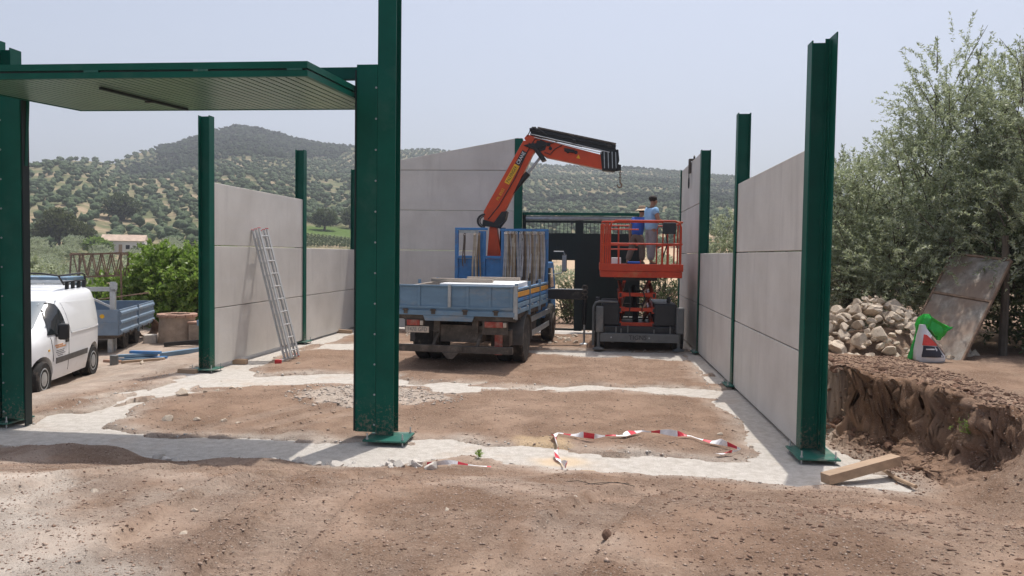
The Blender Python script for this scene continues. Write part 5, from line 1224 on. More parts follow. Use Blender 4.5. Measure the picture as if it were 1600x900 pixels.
o = MB().tube([(-1.2, 0, 0), (1.2, 0, 0.36)], 0.018, 6).build('steel_pipe', RUSTY, None); o.location = (-12.2, 18.2, 0.87); o.rotation_euler = (0, 0, R(20)); tag(o, 'thin rusty pipe lying across the trailer boards', 'pipe')

# rusty lattice frame, dark container, well and the rest of the yard
lt = empty('lattice_frame', (-15.2, 23.0, -0.4), R(12), 'rusty steel lattice frame on legs standing behind the trailer', 'frame')
for y in (0, 0.6):
    for z in (2.55, 1.85): MB().beam((-0.95, y, z-0.04), (0.6, y, z+0.04), 0.05, 0.05).build('chord', RUSTY, lt)
    for k in range(5):
        x = -0.85+k*0.29; MB().beam((x, y, 2.54), (x+0.145, y, 1.87), 0.028, 0.028).build('lattice_bar', RUSTY, lt); MB().beam((x+0.145, y, 1.87), (x+0.29, y, 2.54), 0.028, 0.028).build('lattice_bar', RUSTY, lt)
    for x in (-0.9, 0.55): MB().beam((x*1.15, y*1.3-0.1, 0.0), (x, y, 2.55), 0.045, 0.045).build('leg', RUSTY, lt)
for x in (-0.9, 0.55): MB().beam((x, 0, 2.55), (x, 0.6, 2.55), 0.045, 0.045).build('cross_piece', RUSTY, lt)
ct = empty('metal_container', (-17.2, 22.0, -0.4), R(12), 'low dark blue-grey metal container behind the white van', 'container')
MB().bb(-1.6, 1.6, -0.6, 0.6, 0.1, 1.75).build('body', TRAILER, ct, bevel=0.02)
MB().bb(-1.65, 1.65, -0.65, 0.65, 1.752, 1.86).build('lid', BLUEGREY, ct, bevel=0.02)
for x in np.arange(-1.5, 1.6, 0.3): MB().bb(x-0.03, x+0.03, -0.63, -0.601, 0.12, 1.74).build('rib', TRAILER, ct)
for x in (-1.2, 1.2): MB().bb(x-0.1, x+0.1, -0.5, 0.5, -0.1, 0.099).build('skid', CHASSIS, ct)
wz = gz(-10.9, 19.7)
we = empty('stone_well', (-10.95, 19.75, wz), 0, 'old rendered stone well head with a terracotta rim', 'well')
MB().lathe([(0.48, -0.05), (0.46, 0.3), (0.44, 0.62), (0.45, 0.70)], 26).build('shaft', WELL, we, smooth=True)
for k in range(14):
    t = 2*math.pi*k/14; b_ = MB().bb(-0.10, 0.10, -0.095, 0.095, 0, 0.075).build('rim_brick', BRICKR, we, bevel=0.012)
    b_.location = (0.40*math.cos(t), 0.40*math.sin(t), 0.701+0.004*(k % 3)); b_.rotation_euler = (0, 0, t+R(90))
MB().lathe([(0.30, 0.705), (0.28, 0.716)], 20).build('cover', BLACK, we)
MB().bb(0.46, 0.9, -0.3, 0.1, 0.02, 0.55).build('abutment', WELL, we, bevel=0.03)
MB().bb(0.44, 0.95, -0.32, 0.12, 0.551, 0.60).build('abutment_cap', BRICKR, we, bevel=0.01)
def coil_pts():
    return [(0.28*math.cos(t), 0.022*(t/6.283)-0.25+0.01*math.sin(9*t), 0.28+0.26*math.sin(t)) for t in np.linspace(0, 2*math.pi*22, 22*18)]
co = MB().tube(coil_pts(), 0.010, 5).build('rusty_coil', RUSTY, None, smooth=True); co.location = (-12.35, 20.6, gz(-12.35, 20.6)); co.rotation_euler = (0, 0, R(55)); tag(co, 'coil of rusty brown corrugated pipe lying between trailer and well', 'coil')
b_ = MB().bb(-0.16, 0.16, -0.13, 0.13, 0, 0.24).build('concrete_block', CRUMB, None, bevel=0.03); b_.location = (-11.55, 19.5, gz(-11.55, 19.5)-0.02); b_.rotation_euler = (0, 0, 0.4); tag(b_, 'rounded concrete block on the ground beside the well', 'block')
def beamthing(name, label, a, b, w, h, mat, cat, grp=None):
    za, zb = gz(a[0], a[1])+a[2], gz(b[0], b[1])+b[2]
    return timber(name, label, (a[0], a[1], za), (b[0], b[1], zb), w, h, mat, cat, grp)
beamthing('steel_beam', 'black steel channel lying in front of the stone well', (-10.75, 18.75, 0.06), (-8.4, 19.9, 0.06), 0.10, 0.10, BLACK, 'beam')
beamthing('steel_beam', 'blue-grey steel beam lying raised beside the open-end column', (-10.0, 19.0, 0.62), (-8.6, 19.4, 0.62), 0.12, 0.14, BLUEGREY, 'beam')
for x, y in ((-9.7, 19.08), (-8.9, 19.32)):
    t_ = MB().bb(-0.05, 0.05, -0.3, 0.3, 0, 0.05).bb(-0.04, 0.04, -0.04, 0.04, 0.051, 0.5).bb(-0.06, 0.06, -0.15, 0.15, 0.501, 0.552).build('trestle', CHASSIS, None); t_.location = (x, y, gz(x, y)); tag(t_, 'dark steel trestle holding up the blue-grey beam', 'trestle', 'trestles under the beam')
beamthing('steel_beam', 'light blue-grey steel beam lying flat on the yard near the tools', (-9.9, 17.1, 0.05), (-8.1, 18.5, 0.05), 0.14, 0.10, BLUEGREY, 'beam')
tz_ = gz(-10.0, 16.4)
tp = empty('profile_pile', (-10.0, 16.45, tz_), R(20), 'pile of blue painted steel profiles lying on the yard', 'steel profiles')
for k, (x, y, z, l_, a) in enumerate(((0, 0, 0.05, 1.0, 4), (0.1, 0.16, 0.06, 0.9, -6), (-0.05, 0.08, 0.13, 0.8, 14), (0.1, 0.1, 0.19, 0.7, -18))):
    p_ = MB().bb(-l_/2, l_/2, -0.05, 0.05, -0.03, 0.03).build('profile', BLUE if k % 2 else BLUEGREY, tp, bevel=0.005); p_.location = (x, y, z); p_.rotation_euler = (0, 0, R(a))
tin = MB().lathe([(0.085, 0), (0.085, 0.2), (0.078, 0.205), (0.02, 0.205)], 20).build('paint_tin', LIFTGREY, None, smooth=True); tin.location = (-10.15, 15.75, gz(-10.15, 15.75)); tag(tin, 'dark grey paint tin standing by the blue profiles', 'tin')
tin = MB().lathe([(0.085, 0), (0.085, 0.1), (0.078, 0.105), (0.02, 0.105)], 20).build('paint_tin', LIFTDARK, None, smooth=True); tin.location = (-10.05, 16.95, gz(-10.05, 16.95)); tag(tin, 'small dark tin standing behind the blue profiles', 'tin')
beamthing('plank', 'short brown plank lying in front of the blue profiles', (-10.1, 15.95, 0.03), (-9.2, 16.05, 0.03), 0.10, 0.05, TIMBER, 'plank')
beamthing('plank', 'dark red plank lying left of the paint tin', (-10.6, 16.1, 0.03), (-10.2, 16.05, 0.03), 0.09, 0.05, BRICKR, 'plank')

# ------------------------------------------------------------------ leaning sheet, bags
def shg(x, y): return gz(x, y)
bl = Vector((4.98, 13.05, 0.86)); br = Vector((5.45, 12.35, 0.77))
up = Vector((1.0, 0.78, 1.46)); 
sh = empty('metal_door_leaf', br, 0, 'weathered grey sheet-metal door leaning under the olive tree', 'metal sheet')
ex = (bl-br); wv = ex.normalized(); wl_ = 0.82; uv = up.normalized(); L_ = 2.05; nn = wv.cross(uv).normalized()
def sp(a, b, t): return tuple(wv*a+uv*b+nn*t)
def spanel(a0, a1, b0, b1, t0, t1, name, mat):
    m = MB(); q = [sp(a, b, t) for a in (a0, a1) for b in (b0, b1) for t in (t0, t1)]
    m.add(q, [(0, 1, 3, 2), (4, 6, 7, 5), (0, 4, 5, 1), (2, 3, 7, 6), (0, 2, 6, 4), (1, 5, 7, 3)]); return m.build(name, mat, sh)
wl_ = 1.0
spanel(0.03, wl_-0.03, 0.02, 1.18, -0.006, 0.006, 'lower_sheet', SHEET); spanel(0.03, wl_-0.03, 1.23, L_-0.02, -0.006, 0.006, 'upper_sheet', SHEET)
for a0, a1, b0, b1, nm in ((0, 0.029, 0, L_, 'stile'), (wl_-0.029, wl_, 0, L_, 'stile'), (0.03, wl_-0.03, 1.185, 1.225, 'rail'), (0.03, wl_-0.03, L_-0.019, L_+0.02, 'rail')):
    spanel(a0, a1, b0, b1, -0.022, 0.022, nm, RUSTY)
# two stout poles behind that the sheet rests on
for k, (x, y) in enumerate(((6.45, 13.25), (5.95, 13.95))):
    p_ = MB().tube([(0, 0, -0.1), (0.02, 0.02, 1.0), (0.0, 0.05, 1.9)], [0.07, 0.06, 0.05], 8).build('wooden_post', BARK, None, smooth=True); p_.location = (x, y, shg(x, y)); tag(p_, ('dark wooden post behind the right edge of the leaning metal door', 'dark wooden post behind the left edge of the leaning metal door')[k], 'post', 'posts behind the metal door')

sk = empty('feed_sack', (4.86, 12.05, gz(4.86, 12.05)), R(8), 'half-empty white sack with red and black print beside the stone pile', 'sack'); sk.scale = (0.86,)*3
def blob(name, prof, mat, par, seed, amp=0.03, n=22, sq=(1, 1)):
    g = np.random.default_rng(seed); m = MB(); vv = []
    for i, (z, rx, ry, cx, cy) in enumerate(prof):
        for k in range(n):
            t = 2*math.pi*k/n; c_, s_ = math.cos(t), math.sin(t)
            e = 1+amp*math.sin(3*t+seed+i*0.9)+amp*0.7*math.sin(7*t+1.7*i)+amp*0.5*g.normal()
            vv.append((cx+rx*e*math.copysign(abs(c_)**0.75, c_), cy+ry*e*math.copysign(abs(s_)**0.75, s_), z))
    ff = [(i*n+k, i*n+(k+1) % n, (i+1)*n+(k+1) % n, (i+1)*n+k) for i in range(len(prof)-1) for k in range(n)]+[tuple(range(n-1, -1, -1)), tuple(range((len(prof)-1)*n, len(prof)*n))]
    m.add(vv, ff); return m.build(name, mat, par, smooth=True)
SZ = [0, 0.04, 0.12, 0.22, 0.34, 0.46, 0.56, 0.63]
SRX = [0.235, 0.255, 0.25, 0.215, 0.165, 0.115, 0.065, 0.045]; SRY = [0.13, 0.16, 0.165, 0.145, 0.115, 0.08, 0.05, 0.03]; SCX = [0.0, 0.0, -0.005, -0.02, -0.055, -0.10, -0.13, -0.14]
blob('bag', [(z, a_, b_, c_, 0) for z, a_, b_, c_ in zip(SZ, SRX, SRY, SCX)], SACKW, sk, 3, 0.035)
def sack_patch(name, poly, mat, off=0.014, n=5):
    pts = [Vector(poly[i]).lerp(Vector(poly[(i+1) % len(poly)]), t/n) for i in range(len(poly)) for t in range(n)]; c_ = sum(pts, Vector((0, 0)))/len(pts)
    def fr(p, o):
        rx, ry, cx = np.interp(p.y, SZ, SRX), np.interp(p.y, SZ, SRY), np.interp(p.y, SZ, SCX); q = min(0.97, abs(p.x-cx)/rx)
        return (p.x, -ry*(1-q**2.6)**(1/2.6)-o-0.006*math.sin(23*p.x+17*p.y), p.y)
    L = len(pts); vv = [fr(c_.lerp(p, f), off) for f in (1, 0.6) for p in pts]+[fr(c_, off)]+[fr(p, -0.02) for p in pts]; b0 = 2*L+1
    ff = [(i, (i+1) % L, L+(i+1) % L, L+i) for i in range(L)]+[(L+i, L+(i+1) % L, 2*L) for i in range(L)]+[(i, (i+1) % L, b0+(i+1) % L, b0+i) for i in range(L)]
    m = MB(); m.add(vv, ff); return m.build(name, mat, sk, smooth=True)
sack_patch('black_print', [(-0.20, 0.09), (-0.17, 0.28), (0.06, 0.27), (0.17, 0.09)], SACKB)
sack_patch('red_print', [(-0.18, 0.29), (-0.15, 0.47), (-0.10, 0.46), (0.05, 0.31), (0.05, 0.28)], SACKR)
sack_patch('picture_print', [(0.07, 0.28), (-0.03, 0.42), (0.0, 0.45), (0.10, 0.36), (0.19, 0.22), (0.20, 0.13)], SACKP, 0.016)
sack_patch('print_line', [(-0.14, 0.215), (-0.14, 0.235), (0.0, 0.235), (0.0, 0.215)], SACKW, 0.02, 2)
gb = empty('plastic_bag', (4.66, 12.12, gz(4.66, 12.12)), 0, 'crumpled bright green plastic bag draped over the sack', 'bag'); gb.scale = (0.84,)*3
blob('lower_bag', [(0.0, 0.09, 0.07, 0.0, 0), (0.06, 0.10, 0.08, 0.01, 0), (0.25, 0.075, 0.06, 0.06, 0), (0.45, 0.07, 0.06, 0.12, 0.0), (0.60, 0.11, 0.09, 0.17, 0), (0.72, 0.10, 0.08, 0.20, 0), (0.79, 0.04, 0.03, 0.20, 0)], BAGG, gb, 9, 0.19)
blob('upper_bag', [(0.34, 0.05, 0.05, 0.40, 0.02), (0.42, 0.11, 0.08, 0.40, 0.02), (0.52, 0.16, 0.09, 0.38, 0.02), (0.58, 0.17, 0.08, 0.37, 0.02), (0.66, 0.12, 0.07, 0.28, 0.02), (0.74, 0.05, 0.04, 0.24, 0.02)], BAGG, gb, 12, 0.24)
blob('bag_handle', [(0.50, 0.05, 0.03, 0.50, -0.01), (0.545, 0.07, 0.035, 0.55, -0.01), (0.575, 0.04, 0.02, 0.60, -0.01)], BAGG, gb, 14, 0.15)

# ------------------------------------------------------------------ barrier tape
def tape(name, label, pts, w=0.055):
    """ribbon that stands partly on edge, folded and twisted, red and white blocks"""
    P = [Vector(p) for p in pts]; Q = []
    for i in range(len(P)-1):
        n = max(2, int((P[i+1]-P[i]).length/0.035))
        for k in range(n): Q.append(P[i].lerp(P[i+1], k/n))
    Q.append(P[-1]); m = MB(); acc = 0; vv = []
    for i, q in enumerate(Q):
        d = (Q[min(i+1, len(Q)-1)]-Q[max(i-1, 0)]).normalized(); s_ = Vector((0, 0, 1)).cross(d).normalized()
        tw = 0.9+0.75*math.sin(i*0.23+1.0)+0.3*math.sin(i*0.71)
        c_ = s_*math.cos(tw)+Vector((0, 0, 1))*abs(math.sin(tw))
        ww = w*(0.6+0.4*math.sin(i*0.37))
        base = q+Vector((0, 0, 0.012)); vv.append((base, base+c_*ww, d, s_))
    for i in range(len(vv)-1):
        acc += (Q[i+1]-Q[i]).length; m.mat(1 if (acc % 0.34) < 0.12 else 0)
        a, b = vv[i][0], vv[i][1]; c_, d_ = vv[i+1][1], vv[i+1][0]; o_ = vv[i][3]*0.0015
        m.add([a, b, c_, d_, a+o_, b+o_, c_+o_, d_+o_], [(0, 1, 2, 3), (7, 6, 5, 4), (1, 5, 6, 2), (0, 3, 7, 4)])
    o = m.build(name, [TAPEW, TAPER], None); return tag(o, label, 'tape')
def gp(L, dz=0.0): return [(x, y, max(gz(x, y), 0.0)+dz) for x, y in L]
tape('barrier_tape', 'long red and white barrier tape lying in a wavy line on the earth', gp([(-0.27, 8.12), (-0.31, 8.5), (-0.38, 8.9), (-0.40, 9.2), (-0.44, 9.55), (-0.42, 9.72), (-0.15, 9.52), (0.02, 9.5), (0.18, 9.7), (0.4, 9.72), (0.62, 9.95), (0.8, 9.9), (1.0, 9.78), (1.2, 9.8), (1.4, 9.6), (1.62, 9.45), (1.72, 9.38), (1.6, 9.25), (1.4, 9.18)], 0.02), 0.075)
tape('barrier_tape', 'short scrap of barrier tape half buried in front of the tallest column', gp([(-1.72, 8.06), (-1.6, 8.1), (-1.45, 8.16), (-1.3, 8.15), (-1.18, 8.1), (-1.05, 8.12)], 0.01), 0.05)
wv_ = MB().tube([(-0.35, 0, 0.01), (-0.2, 0.03, 0.02), (-0.08, -0.03, 0.012), (0, -0.02, 0.01), (0.08, 0.01, 0.02), (0.15, 0.03, 0.02), (0.3, -0.03, 0.01)], 0.003, 5).tube([(-0.15, -0.05, 0.01), (0.05, 0.02, 0.02), (0.25, 0.04, 0.01)], 0.0025, 5).build('wire_scrap', BLACK, None, smooth=True); wv_.location = (0.08, 7.0, gz(0.08, 7.0)); tag(wv_, 'tangled scrap of black wire lying on the bare earth', 'wire')

# ------------------------------------------------------------------ stones
def stone_mesh(seed, sz, base=ICO2, amp=0.13):
    V, F = lumpy(base, amp, seed, sz, 1.6); g = np.random.default_rng(seed+100)
    # planar chips
    for k in range(13):
        n = g.normal(size=3); n /= np.linalg.norm(n); d = V @ n; lim = d.max()*g.uniform(0.45, 0.80)
        V = V-np.clip(d-lim, 0, None)[:, None]*n
    me_ = bpy.data.meshes.new('stone'); me_.from_pydata([tuple(v) for v in V], [], [tuple(f) for f in F]); return me_
SM = [stone_mesh(s, z) for s, z in enumerate([(1, 0.7, 0.45), (1, 0.8, 0.6), (0.9, 0.75, 0.75), (1.1, 0.6, 0.4), (1, 0.9, 0.5), (1.2, 0.7, 0.35)])]
for q in SM: q.materials.append(LIME)
CM = [stone_mesh(s+20, z) for s, z in enumerate([(1, 0.7, 0.45), (1, 0.8, 0.6), (1.1, 0.6, 0.4), (1, 0.9, 0.3)])]
for q in CM: q.materials.append(CRUMB)
DM = [stone_mesh(s+40, z, ICO1, 0.20) for s, z in enumerate([(1, 0.8, 0.7), (1, 0.9, 0.8), (0.9, 0.8, 0.6)])]
for q in DM: q.materials.append(CLOD)
def put(name, me_, loc, s, label, cat, grp=None, rot=None):
    o = bpy.data.objects.new(name, me_); COL.objects.link(o); o.location = loc; o.scale = (s,)*3
    o.rotation_euler = rot or (random.uniform(-0.5, 0.5), random.uniform(-0.5, 0.5), random.uniform(0, 6.28)); return tag(o, label, cat, grp)
# heap: stones laid in shells from the bottom up
heap = []
def heap_h(x, y):
    q = math.hypot((x-4.60)/1.50, (y-13.6)/1.25); return 0.95*max(0, 1-q**1.35)
tries = 0
while len(heap) < 290 and tries < 20000:
    tries += 1
    x = 4.60+random.uniform(-1.5, 1.5); y = 13.6+random.uniform(-1.3, 1.0); h_ = heap_h(x, y)
    if h_ <= 0.015: continue
    s = random.choice([0.07, 0.09, 0.12, 0.15, 0.19, 0.24]); lvl = h_-0.35*s-random.random()**2*0.08
    if any((x-a)**2+(y-b)**2+(1.6*(lvl-c_))**2 < (0.47*(s+d_))**2 for a, b, c_, d_ in heap): continue
    heap.append((x, y, lvl, s)); put('heap_stone', random.choice(SM), (x, y, 0.78+max(0.02, lvl)), s, 'pale limestone lump in the heap of stones by the olive trees', 'stone', 'stones heaped by the olive trees')
V, F = lumpy(ICO2, 0.05, 77, (1.25, 1.0, 0.45)); me_ = bpy.data.meshes.new('heap_core'); me_.from_pydata([tuple(v) for v in V], [], [tuple(f) for f in F])
hc = link('rubble_core', me_, DIRT, None, True); hc.location = (4.60, 13.6, 0.72); tag(hc, 'packed rubble and earth filling the middle of the stone heap', 'rubble', kind='stuff')
# single stones on the site
def onground(x, y, s): return (x, y, max(gz(x, y), -0.02)+s*0.22-0.014)
put('boulder', SM[2], onground(-6.35, 11.55, 0.14), 0.15, 'reddish brown boulder beside the left foundation strip', 'boulder').active_material
STN = [(-6.05, 12.15, .07), (-5.9, 12.35, .09), (-6.2, 12.0, .06), (-5.75, 12.3, .06), (-5.6, 9.85, .12), (-5.25, 9.95, .07), (-4.95, 10.05, .08), (-4.7, 10.0, .06), (-6.5, 13.2, .07), (-5.2, 13.0, .06), (-5.9, 15.2, .08), (-4.4, 12.4, .06), (-3.9, 12.9, .07), (-3.0, 12.7, .06), (-2.7, 12.2, .07), (-0.9, 8.9, .05), (0.95, 8.35, .05), (-2.1, 8.45, .05), (-9.2, 15.2, .1), (-9.0, 15.6, .06), (1.9, 9.7, .05), (1.6, 10.2, .06)]
for x, y, s in STN: put('loose_stone', random.choice(SM), onground(x, y, s), s, 'loose pale stone lying on the trodden earth inside the plot', 'stone', 'loose stones on the plot')
# broken concrete along the outer edge of the front strip
for k in range(75):
    x = -4.7+3.1*random.random()+0.2*random.gauss(0, 1); y = 8.06+random.gauss(0, 0.10)+0.04*(x+3); s = random.choice([.035, .045, .06, .075, .09, .11])
    put('concrete_chunk', random.choice(CM), onground(x, y, s*1.6), s, 'broken piece of concrete along the front foundation strip', 'concrete chunk', 'broken concrete by the front strip')
for k in range(34):
    x = -1.4+2.2*random.random(); y = 20.3+1.6*random.random(); s = random.choice([.06, .08, .1, .13])
    put('rubble_stone', random.choice(SM), onground(x, y, s), s, 'pale rubble stone on the ground between truck and lift', 'stone', 'rubble between truck and lift')
for k in range(26):
    x = -6.3+2.6*random.random(); y = 20.8+1.8*random.random(); s = random.choice([.06, .08, .1])
    put('rubble_stone', random.choice(SM), onground(x, y, s), s, 'pale rubble stone on the ground left of the truck', 'stone', 'rubble left of the truck')
for x, y, s in ((-3.12, 4.62, .07), (-2.95, 4.7, .05), (-2.62, 4.78, .05), (-3.4, 5.05, .06), (-3.6, 5.3, .045), (-2.35, 4.42, .05), (-2.2, 4.05, .06), (-2.45, 4.0, .05), (-1.5, 4.9, .035), (-0.85, 4.6, .05), (-2.55, 6.1, .035), (-1.15, 5.6, .03), (-0.1, 5.2, .03)):
    put('loose_stone', random.choice(SM), onground(x, y, s*0.2), s*0.8, 'pale stone embedded in the foreground earth at the edge of the pale track', 'stone', 'stones of the foreground')
for k in range(38):
    x = 0.3+2.6*random.random(); y = 4.2+2.6*random.random()**1.2; s = random.choice([.02, .025, .03, .04, .05])
    put('earth_clod', random.choice(DM), onground(x, y, s*0.6), s, 'dark brown clod of earth on the right of the foreground', 'clod', 'earth clods of the foreground')
for x, y, s in ((0.95, 5.65, .05), (0.85, 5.4, .045), (1.05, 5.5, .04), (1.55, 5.35, .05), (0.1, 4.25, .06), (1.3, 5.0, .05), (-0.35, 6.2, .04)):
    put('earth_clod', random.choice(DM), onground(x, y, s*0.6), s, 'dark brown clod of earth on the right of the foreground', 'clod', 'earth clods of the foreground')
for k in range(130):
    y = 8.7+3.2*random.random(); cx = float(np.interp(y, BANK_Y, BANK_C)); x = cx+random.uniform(-0.38, 0.5); s = random.choice([.03, .04, .05, .065, .09])
    put('bank_clod', random.choice(DM), onground(x, y, s*0.5), s, 'dark clod of earth on the edge of the cut bank', 'clod', 'clods on the cut bank')
for x, y, l_, a in ((3.75, 9.75, 0.3, 20), (3.72, 9.5, 0.18, 5), (3.35, 11.0, 0.25, 80)):
    o = MB().tube([(-l_/2, 0, 0), (0, 0.01, 0.02), (l_/2, 0, 0.0)], 0.007, 5).build('root_end', TIMBER, None); o.location = (x, y, gz(x, y)+0.03); o.rotation_euler = (0, R(10), R(a)); tag(o, 'pale broken root sticking out of the cut bank', 'root', 'roots in the cut bank')

OCT = (np.array([(1, 0, 0), (-1, 0, 0), (0, 1, 0), (0, -1, 0), (0, 0, 1), (0, 0, -1)], float), np.array([(0, 2, 4), (2, 1, 4), (1, 3, 4), (3, 0, 4), (2, 0, 5), (1, 2, 5), (3, 1, 5), (0, 3, 5)]))
def scatter(name, label, cat, N, fpos, fsize, mat, seed, amp=0.25):
    g = np.random.default_rng(seed); x, y = fpos(g, N); z = gh(x, y)
    V0, F0 = OCT; n0 = len(V0); s = fsize(g, len(x), x, y)
    ang = g.uniform(0, 6.28, len(x)); sc = np.stack([s*g.uniform(0.8, 1.3, len(x)), s*g.uniform(0.6, 1.0, len(x)), s*g.uniform(0.35, 0.75, len(x))], -1)
    P = V0[None]*(1+amp*g.normal(size=(len(x), n0, 1)))*sc[:, None]
    ca, sa = np.cos(ang)[:, None], np.sin(ang)[:, None]
    Q = np.stack([P[..., 0]*ca-P[..., 1]*sa, P[..., 0]*sa+P[..., 1]*ca, P[..., 2]], -1)+np.stack([x, y, z+s*0.12], -1)[:, None]
    Fa = (F0[None]+(np.arange(len(x))*n0)[:, None, None]).reshape(-1, 3)
    o = link(name, np_mesh(name, Q.reshape(-1, 3), Fa), mat); return tag(o, label, cat, kind='stuff')
def pos_fg(g, N):
    y = 2.5+6.0*g.random(N)**1.15; x = -0.105*y+(g.random(N)-0.5)*1.5*y; return x, y
def pos_in(g, N):
    y = 8.6+10*g.random(N)**1.5; x = g.uniform(-8, 2.2, N); return x, y
def sz1(g, n, x, y): return 0.0035+0.008*g.random(n)**4+0.009*(g.random(n) > 0.985)
scatter('gravel', 'fine pale gravel strewn over the foreground earth', 'gravel', 26000, pos_fg, sz1, PEBBLE, 1)
scatter('earth_crumbs', 'dark crumbs of earth strewn over the foreground', 'earth crumbs', 13000, pos_fg, lambda g, n, x, y: (0.004+0.010*g.random(n)**6)*(1+0.7*ss((x+0.3)/1.5)), GRIT, 2)
scatter('gravel', 'pale gravel strewn over the plot between the walls', 'gravel', 12000, pos_in, lambda g, n, x, y: 0.006+0.018*g.random(n)**5, PEBBLE, 3)
PATCH = pm('dusty_crushed_stone', (0.42, 0.36, 0.31), 0.95, 0, 0.4, 30)
def pos_patch(g, N):
    a = g.uniform(0, 6.28, N); r = g.random(N)**0.75*1.1; return -3.45+1.35*r*np.cos(a), 12.2+0.9*r*np.sin(a)
scatter('crushed_stone', 'patch of crushed pale stone on the plot behind the tallest column', 'crushed stone', 1100, pos_patch, lambda g, n, x, y: 0.010+0.032*g.random(n)**3, PATCH, 4)
def pos_bank(g, N):
    y = 8.4+4*g.random(N); x = 3.1+1.6*g.random(N); return x, y
scatter('bank_clods', 'crumbly clods on the cut earth bank', 'earth crumbs', 6000, pos_bank, lambda g, n, x, y: 0.006+0.028*g.random(n)**4, GRIT, 5)
def pos_edge(g, N):
    x = g.uniform(-8, 3, N*4); y = g.uniform(8.0, 20, N*4); sd = strip_sd(x, y); k = np.abs(sd) < 0.12; return x[k][:N], y[k][:N]
scatter('strip_crumbs', 'pale crumbs of concrete along the edges of the foundation strips', 'gravel', 3800, pos_edge, lambda g, n, x, y: 0.007+0.024*g.random(n)**4, CRUMB, 6)

# ------------------------------------------------------------------ foliage built from single leaves
def leaf_mesh(name, base, dirs, lens, nl, ll, lw, g, droop=0.25, fold=0.5):
    """leaves set along curved shoots; base/dirs/lens per shoot"""
    N = len(base); t = g.uniform(0.08, 1.0, (N, nl)); d = dirs/np.linalg.norm(dirs, axis=1, keepdims=True)
    side = np.cross(d, g.normal(size=(N, 3))); side /= np.linalg.norm(side, axis=1, keepdims=True)
    bend = g.uniform(-0.25, 0.25, (N, 1, 1))
    P = base[:, None]+d[:, None]*(t*lens[:, None])[..., None]+side[:, None]*bend*(t**2*lens[:, None])[..., None]
    P[..., 2] -= droop*(t**2)*lens[:, None]
    ld = d[:, None]*0.55+g.normal(size=(N, nl, 3))*0.62; ld /= np.linalg.norm(ld, axis=-1, keepdims=True)
    wd = np.cross(ld, g.normal(size=(N, nl, 3))); wd /= np.linalg.norm(wd, axis=-1, keepdims=True)
    L = ll*g.uniform(0.7, 1.25, (N, nl, 1)); W = lw*g.uniform(0.7, 1.2, (N, nl, 1)); up = np.cross(wd, ld)
    A = P; B = P+ld*L*0.45+wd*W; C = P+ld*L-up*L*0.12; D = P+ld*L*0.45-wd*W
    V = np.stack([A, B, C, D], 2).reshape(-1, 3); F = np.arange(len(V)).reshape(-1, 4)
    return np_mesh(name, V, F)
def crown(lobes, n, g, shell=0.55):
    """random shoot bases inside ellipsoid lobes, pointing out and up"""
    w = np.array([l[3]*l[4]*l[5] for l in lobes])**0.75; k = g.choice(len(lobes), n, p=w/w.sum()); L = np.array(lobes)[k]
    u = g.normal(size=(n, 3)); u /= np.linalg.norm(u, axis=1, keepdims=True); r = shell+(1-shell)*g.random((n, 1))**0.6
    inner = g.random((n, 1)) < 0.12; r = np.where(inner, g.random((n, 1)), r)
    return L[:, :3]+u*r*L[:, 3:6], u*0.8+np.array([0, 0, 0.55])+g.normal(size=(n, 3))*0.35
def tree(name, label, loc, lobes, nsh, nl, ll, lw, sl, mat, trunk, seed, cat='tree', grp=None, shell=0.55, droop=0.25, limbs=7, zmin=None):
    g = np.random.default_rng(seed); o = empty(name, loc, 0, label, cat, grp)
    b, d = crown(lobes, nsh, g, shell); lens = sl*g.uniform(0.5, 1.3, nsh)
    if zmin is not None: b[:, 2] = np.maximum(b[:, 2], zmin+0.2*g.random(nsh))
    me_ = leaf_mesh('crown', b, d, lens, nl, ll, lw, g, droop); link('crown', me_, mat, o)
    if trunk:
        r0, h0 = trunk; m = MB(); m.tube([(0, 0, -0.2), (0.04, 0.02, h0*0.4), (-0.03, 0.05, h0*0.8), (0.02, 0.0, h0)], [r0*1.3, r0, r0*0.85, r0*0.75], 10); m.build('trunk', BARK, o, smooth=True)
        for k in range(limbs):
            l = lobes[k % len(lobes)]; tgt = np.array(l[:3])+np.clip(g.normal(size=3), -1, 1)*np.array(l[3:6])*0.28-np.array([0, 0, 0.15]); mid = np.array([0, 0, h0])*0.45+tgt*0.55+g.normal(size=3)*0.15
            MB().tube([(0, 0, h0*0.92), tuple(np.array([0, 0, h0])*0.75+mid*0.25), tuple(mid), tuple(tgt)], [r0*0.45, r0*0.36, r0*0.2, r0*0.05], 7).build('limb', BARK, o, smooth=True)
        tw = MB()
        for k in g.choice(nsh, min(nsh, 260), replace=False):
            e = b[k]+d[k]/np.linalg.norm(d[k])*lens[k]*0.85; tw.tube([tuple(b[k]-d[k]*0.25), tuple(b[k]), tuple(e)], [0.012, 0.008, 0.003], 4, False)
        tw.build('twigs', BARK, o)
    return o
OG = 'olive trees beside the plot'
tree('olive_tree', 'tall spreading olive tree behind the leaning metal door', (6.6, 15.3, 0.78), [(-0.35, -0.3, 4.2, 0.75, 0.8, 1.2), (-0.3, -0.2, 3.6, 0.9, 0.9, 0.9), (0.5, 0, 3.8, 1.2, 1.1, 1.1), (0.3, 0, 3.2, 1.35, 1.3, 1.2), (-0.7, -0.2, 2.6, 1.35, 1.3, 1.1), (0.7, -0.6, 2.2, 1.4, 1.3, 1.0), (-0.9, -0.5, 1.35, 1.3, 1.1, 0.8), (-0.1, -0.2, 1.5, 1.6, 1.2, 0.9)], 2350, 50, 0.062, 0.0100, 0.62, OLIVE, (0.17, 1.3), 11, 'olive tree', OG, zmin=0.5)
